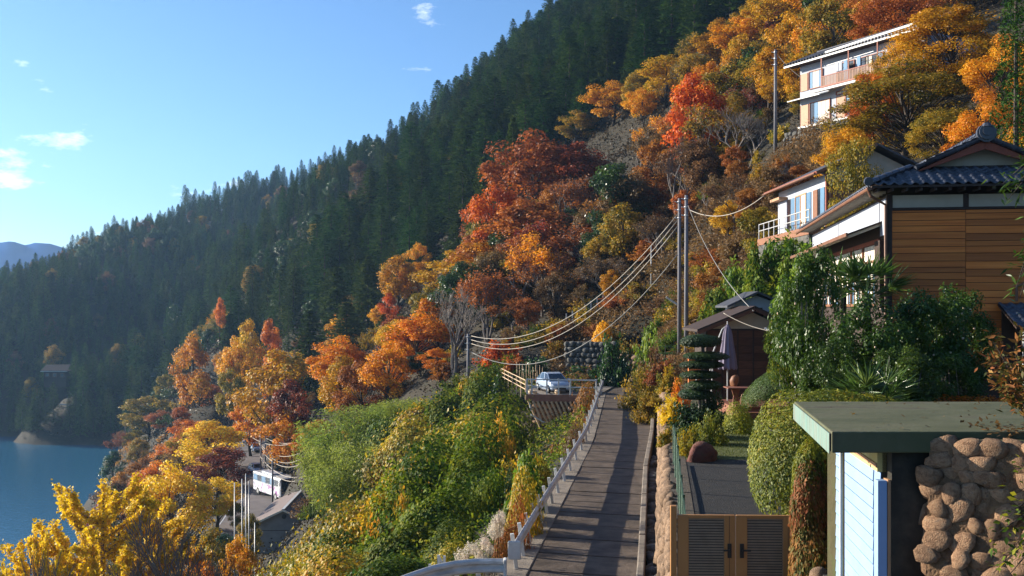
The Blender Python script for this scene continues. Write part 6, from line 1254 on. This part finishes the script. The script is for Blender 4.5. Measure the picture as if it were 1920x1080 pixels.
sprig('leafy_creeper', 'green creeper hanging over the boulder wall', (5.0, 8.5, -1.5), [at(px, py, d) for px, py, d in [(1870, 1000, 8.1), (1890, 960, 8.2), (1905, 1020, 8), (1880, 1060, 8), (1910, 920, 8.3), (1862, 1075, 8), (1900, 880, 8.4), (1918, 980, 8.1), (1895, 1075, 7.9)]], 42, .07, 'vine', 42, .5)
sprig('overhanging_bough', 'narrow-leaved bough hanging in front of the plank wall', (5.6, 10.2, 1.6), [at(px, py, d) for px, py, d in [(1880, 345, 10), (1895, 360, 10), (1910, 370, 10), (1905, 330, 10.2), (1890, 375, 9.9), (1915, 520, 9.8), (1905, 540, 9.8), (1918, 500, 9.9), (1912, 560, 9.8)]], 34, .11, 'camellia', 43, .22)
MB().tube([(0, 0, 0), (.5, .2, -1.4), (.6, .2, -2.9)], .03, 6).build('stem', M_bark, bpy.data.objects['overhanging_bough'])
# rust-red rock on the lawn edge, flowers behind the roof
o = inst('garden_rock', rock_mesh(55, sub=3), None, (at(1318, 0, 30.5).x, 30.5, GARDEN+.15), (0, 0, .6), (1.25, .8, .75), mat('rust_rock', [(.05, .018, .014), (.13, .04, .028), (.08, .05, .03)], rough=.9, scale=4, bump=1)); tag(o, 'rust-red rock at the end of the asphalt path', 'rock')
rng = np.random.default_rng(8); n = 1400; P = np.stack([rng.uniform(8.6, 11.2, n), 21+rng.uniform(-.3, .6, n), -2.0+rng.uniform(-.2, .12, n)], 1); me = leaf_mesh('flower_bed', P, np.tile([0, 0, 1.], (n, 1)), .09, .7, rng.uniform(0, 1, n), rng); me.materials.append(LF['redor']); o = link(bpy.data.objects.new('flower_bed', me)); o['kind'] = 'stuff'; tag(o, 'strip of orange-red flowers behind the flat green roof', 'flowers')
n = 500; P = np.stack([rng.uniform(4.2, 6.2, n), rng.uniform(8.75, 9.5, n), np.full(n, -1.12)+rng.uniform(-.03, .05, n)], 1); me = leaf_mesh('fallen_leaves', P, np.tile([0, 0, 1.], (n, 1)), .06, .6, rng.uniform(0, 1, n), rng); me.materials.append(LF['brown']); o = link(bpy.data.objects.new('fallen_leaves', me)); o['kind'] = 'stuff'

n = 170; P = np.stack([3.2+rng.uniform(0, 1, n)**.6*4, rng.uniform(9.1, 11.7, n), np.full(n, -1.104)+rng.uniform(0, .012, n)], 1); P = P[P[:, 0] > 2.95+(P[:, 1]-9)*.17]; me = leaf_mesh('roof_leaves', P, np.tile([0, 0, 1.], (len(P), 1)), .055, .6, rng.uniform(0, 1, len(P)), rng); me.materials.append(LF['brown']); o = link(bpy.data.objects.new('roof_leaves', me)); o['kind'] = 'stuff'; tag(o, 'dead leaves blown onto the flat green roof', 'leaves')
# ------------------------------------------------------------------ ground cover that nobody could count
def cover(name, label, n, fx, lf, hgt, m_, seed, wd=.6, cat='undergrowth'):
    rng = np.random.default_rng(seed); px, d = fx(rng, n); x = (px-960)/F*d; zz = gz(x, d); ok = (zz > LAKE+1) & ~((x > XL(d)-.7) & (x < XR(d)+.9) & (d < 92)) & ~((np.abs(x-vroad(d)) < 3.6) & (d > 84) & (d < 250)) & ~((d < 60) & (x > XR(d)))
    x, d, zz = x[ok], d[ok], zz[ok]; n = len(x); sw = np.sin(x*.9+1.7*np.sin(d*.5))+np.sin(d*.8+x*.35); P = np.stack([x, d, zz+rng.uniform(0, 1, n)**1.5*hgt*(.75+.25*sw)], 1)
    me = leaf_mesh(name, P, rng.normal(0, .5, (n, 3))+[0, -.2, 1], lf*(.6+d/140), wd, .5+.18*sw+rng.normal(0, .18, n), rng); me.materials.append(LF[m_]); o = link(bpy.data.objects.new(name, me)); o['kind'] = 'stuff'; tag(o, label, cat)
cover('bank_undergrowth', 'low tangle of leaves between the vine mounds on the bank', 70000, lambda r, n: (r.uniform(380, 1130, n), 24+66*r.uniform(0, 1, n)**.8), .16, .9, 'vine', 81)
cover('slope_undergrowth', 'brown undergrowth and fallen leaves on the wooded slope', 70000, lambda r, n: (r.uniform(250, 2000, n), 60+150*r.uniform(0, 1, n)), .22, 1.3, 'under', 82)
cover('dry_grass', 'dry tawny grass on the slope behind the shed', 60000, lambda r, n: (r.uniform(1230, 1560, n), r.uniform(56, 96, n)), .5, 1.0, 'dry', 83, .14)
cover('slope_litter', 'brown leaf litter and low scrub on the steep slope around the poles', 50000, lambda r, n: (r.uniform(1030, 1380, n), r.uniform(80, 135, n)), .24, 1.1, 'brown', 87)
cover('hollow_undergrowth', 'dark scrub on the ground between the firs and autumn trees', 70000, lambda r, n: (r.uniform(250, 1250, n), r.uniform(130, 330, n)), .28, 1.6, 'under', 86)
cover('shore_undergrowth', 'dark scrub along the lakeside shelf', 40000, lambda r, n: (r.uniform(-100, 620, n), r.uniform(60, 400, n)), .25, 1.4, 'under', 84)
rng = np.random.default_rng(85); n = 16000; y = rng.uniform(30.7, 43, n); x = XR(y)+1.0+rng.uniform(0, 3.6, n); P = np.stack([x, y, np.full(n, GARDEN-.02)], 1)
me = leaf_mesh('lawn_grass', P, rng.normal(0, 1, (n, 3))*[1, 1, .1], .07, .16, rng.uniform(0, 1, n), rng, T=rng.normal(0, .4, (n, 3))+[0, 0, 1], lift=1); me.materials.append(LF['grass']); o = link(bpy.data.objects.new('lawn_grass', me)); o['kind'] = 'stuff'; tag(o, 'patchy lawn grass at the end of the path', 'grass')

# ------------------------------------------------------------------ the air
M_haze = bpy.data.materials.new('haze_air'); M_haze.use_nodes = True; t = M_haze.node_tree; t.nodes.remove(t.nodes['Principled BSDF'])
pv = t.nodes.new('ShaderNodeVolumePrincipled'); pv.inputs['Color'].default_value = (.36, .63, 1.0, 1); pv.inputs['Density'].default_value = .00014; pv.inputs['Anisotropy'].default_value = .35
t.links.new(pv.outputs[0], t.nodes['Material Output'].inputs['Volume'])
hz = MB().box(-1500, 950, -150, 2250, -64, 330).build('haze', M_haze); hz['kind'] = 'stuff'
SC.cycles.volume_step_rate = 4; SC.cycles.volume_max_steps = 64

tree(PN[2], 1605, 245, 53, 130, 'olive', 'olive-gold maple in front of the white house gable', None, 'maple_tree', zb=-1.5, hmax=16)

for k, (px, top, d, w, m_) in enumerate([(1180, 640, 92, 70, 'olive'), (1240, 560, 94, 70, 'brown'), (1262, 600, 88, 60, 'vineyel'), (1205, 545, 100, 70, 'olive'), (1170, 590, 102, 70, 'russet'), (1300, 560, 84, 70, 'brown'), (1318, 600, 80, 50, 'vineyel'), (1325, 530, 86, 80, 'brown'), (930, 685, 92, 70, 'vine'), (900, 695, 92, 70, 'vineyel'), (955, 668, 96, 60, 'vine'), (1240, 620, 86, 50, 'vine'), (1120, 580, 108, 80, 'olive'), (1080, 610, 102, 60, 'brown'), (1270, 500, 98, 90, 'brown'), (1350, 480, 88, 90, 'russet'), (1300, 640, 78, 40, 'olive'), (1230, 480, 108, 80, 'russet'), (1400, 430, 80, 90, 'brown'), (860, 705, 94, 70, 'vine')]):
    sh(WILD[k % 3], px, top, d, w*1.3, m_, {'olive': 'olive', 'brown': 'brown', 'vineyel': 'yellowing', 'russet': 'russet', 'vine': 'green'}[m_]+' bush on the slope around the paired poles and the car', m_+' bushes around the poles and the car', 'slope_bush', zb=None, hmax=4.2, hmin=1.6)
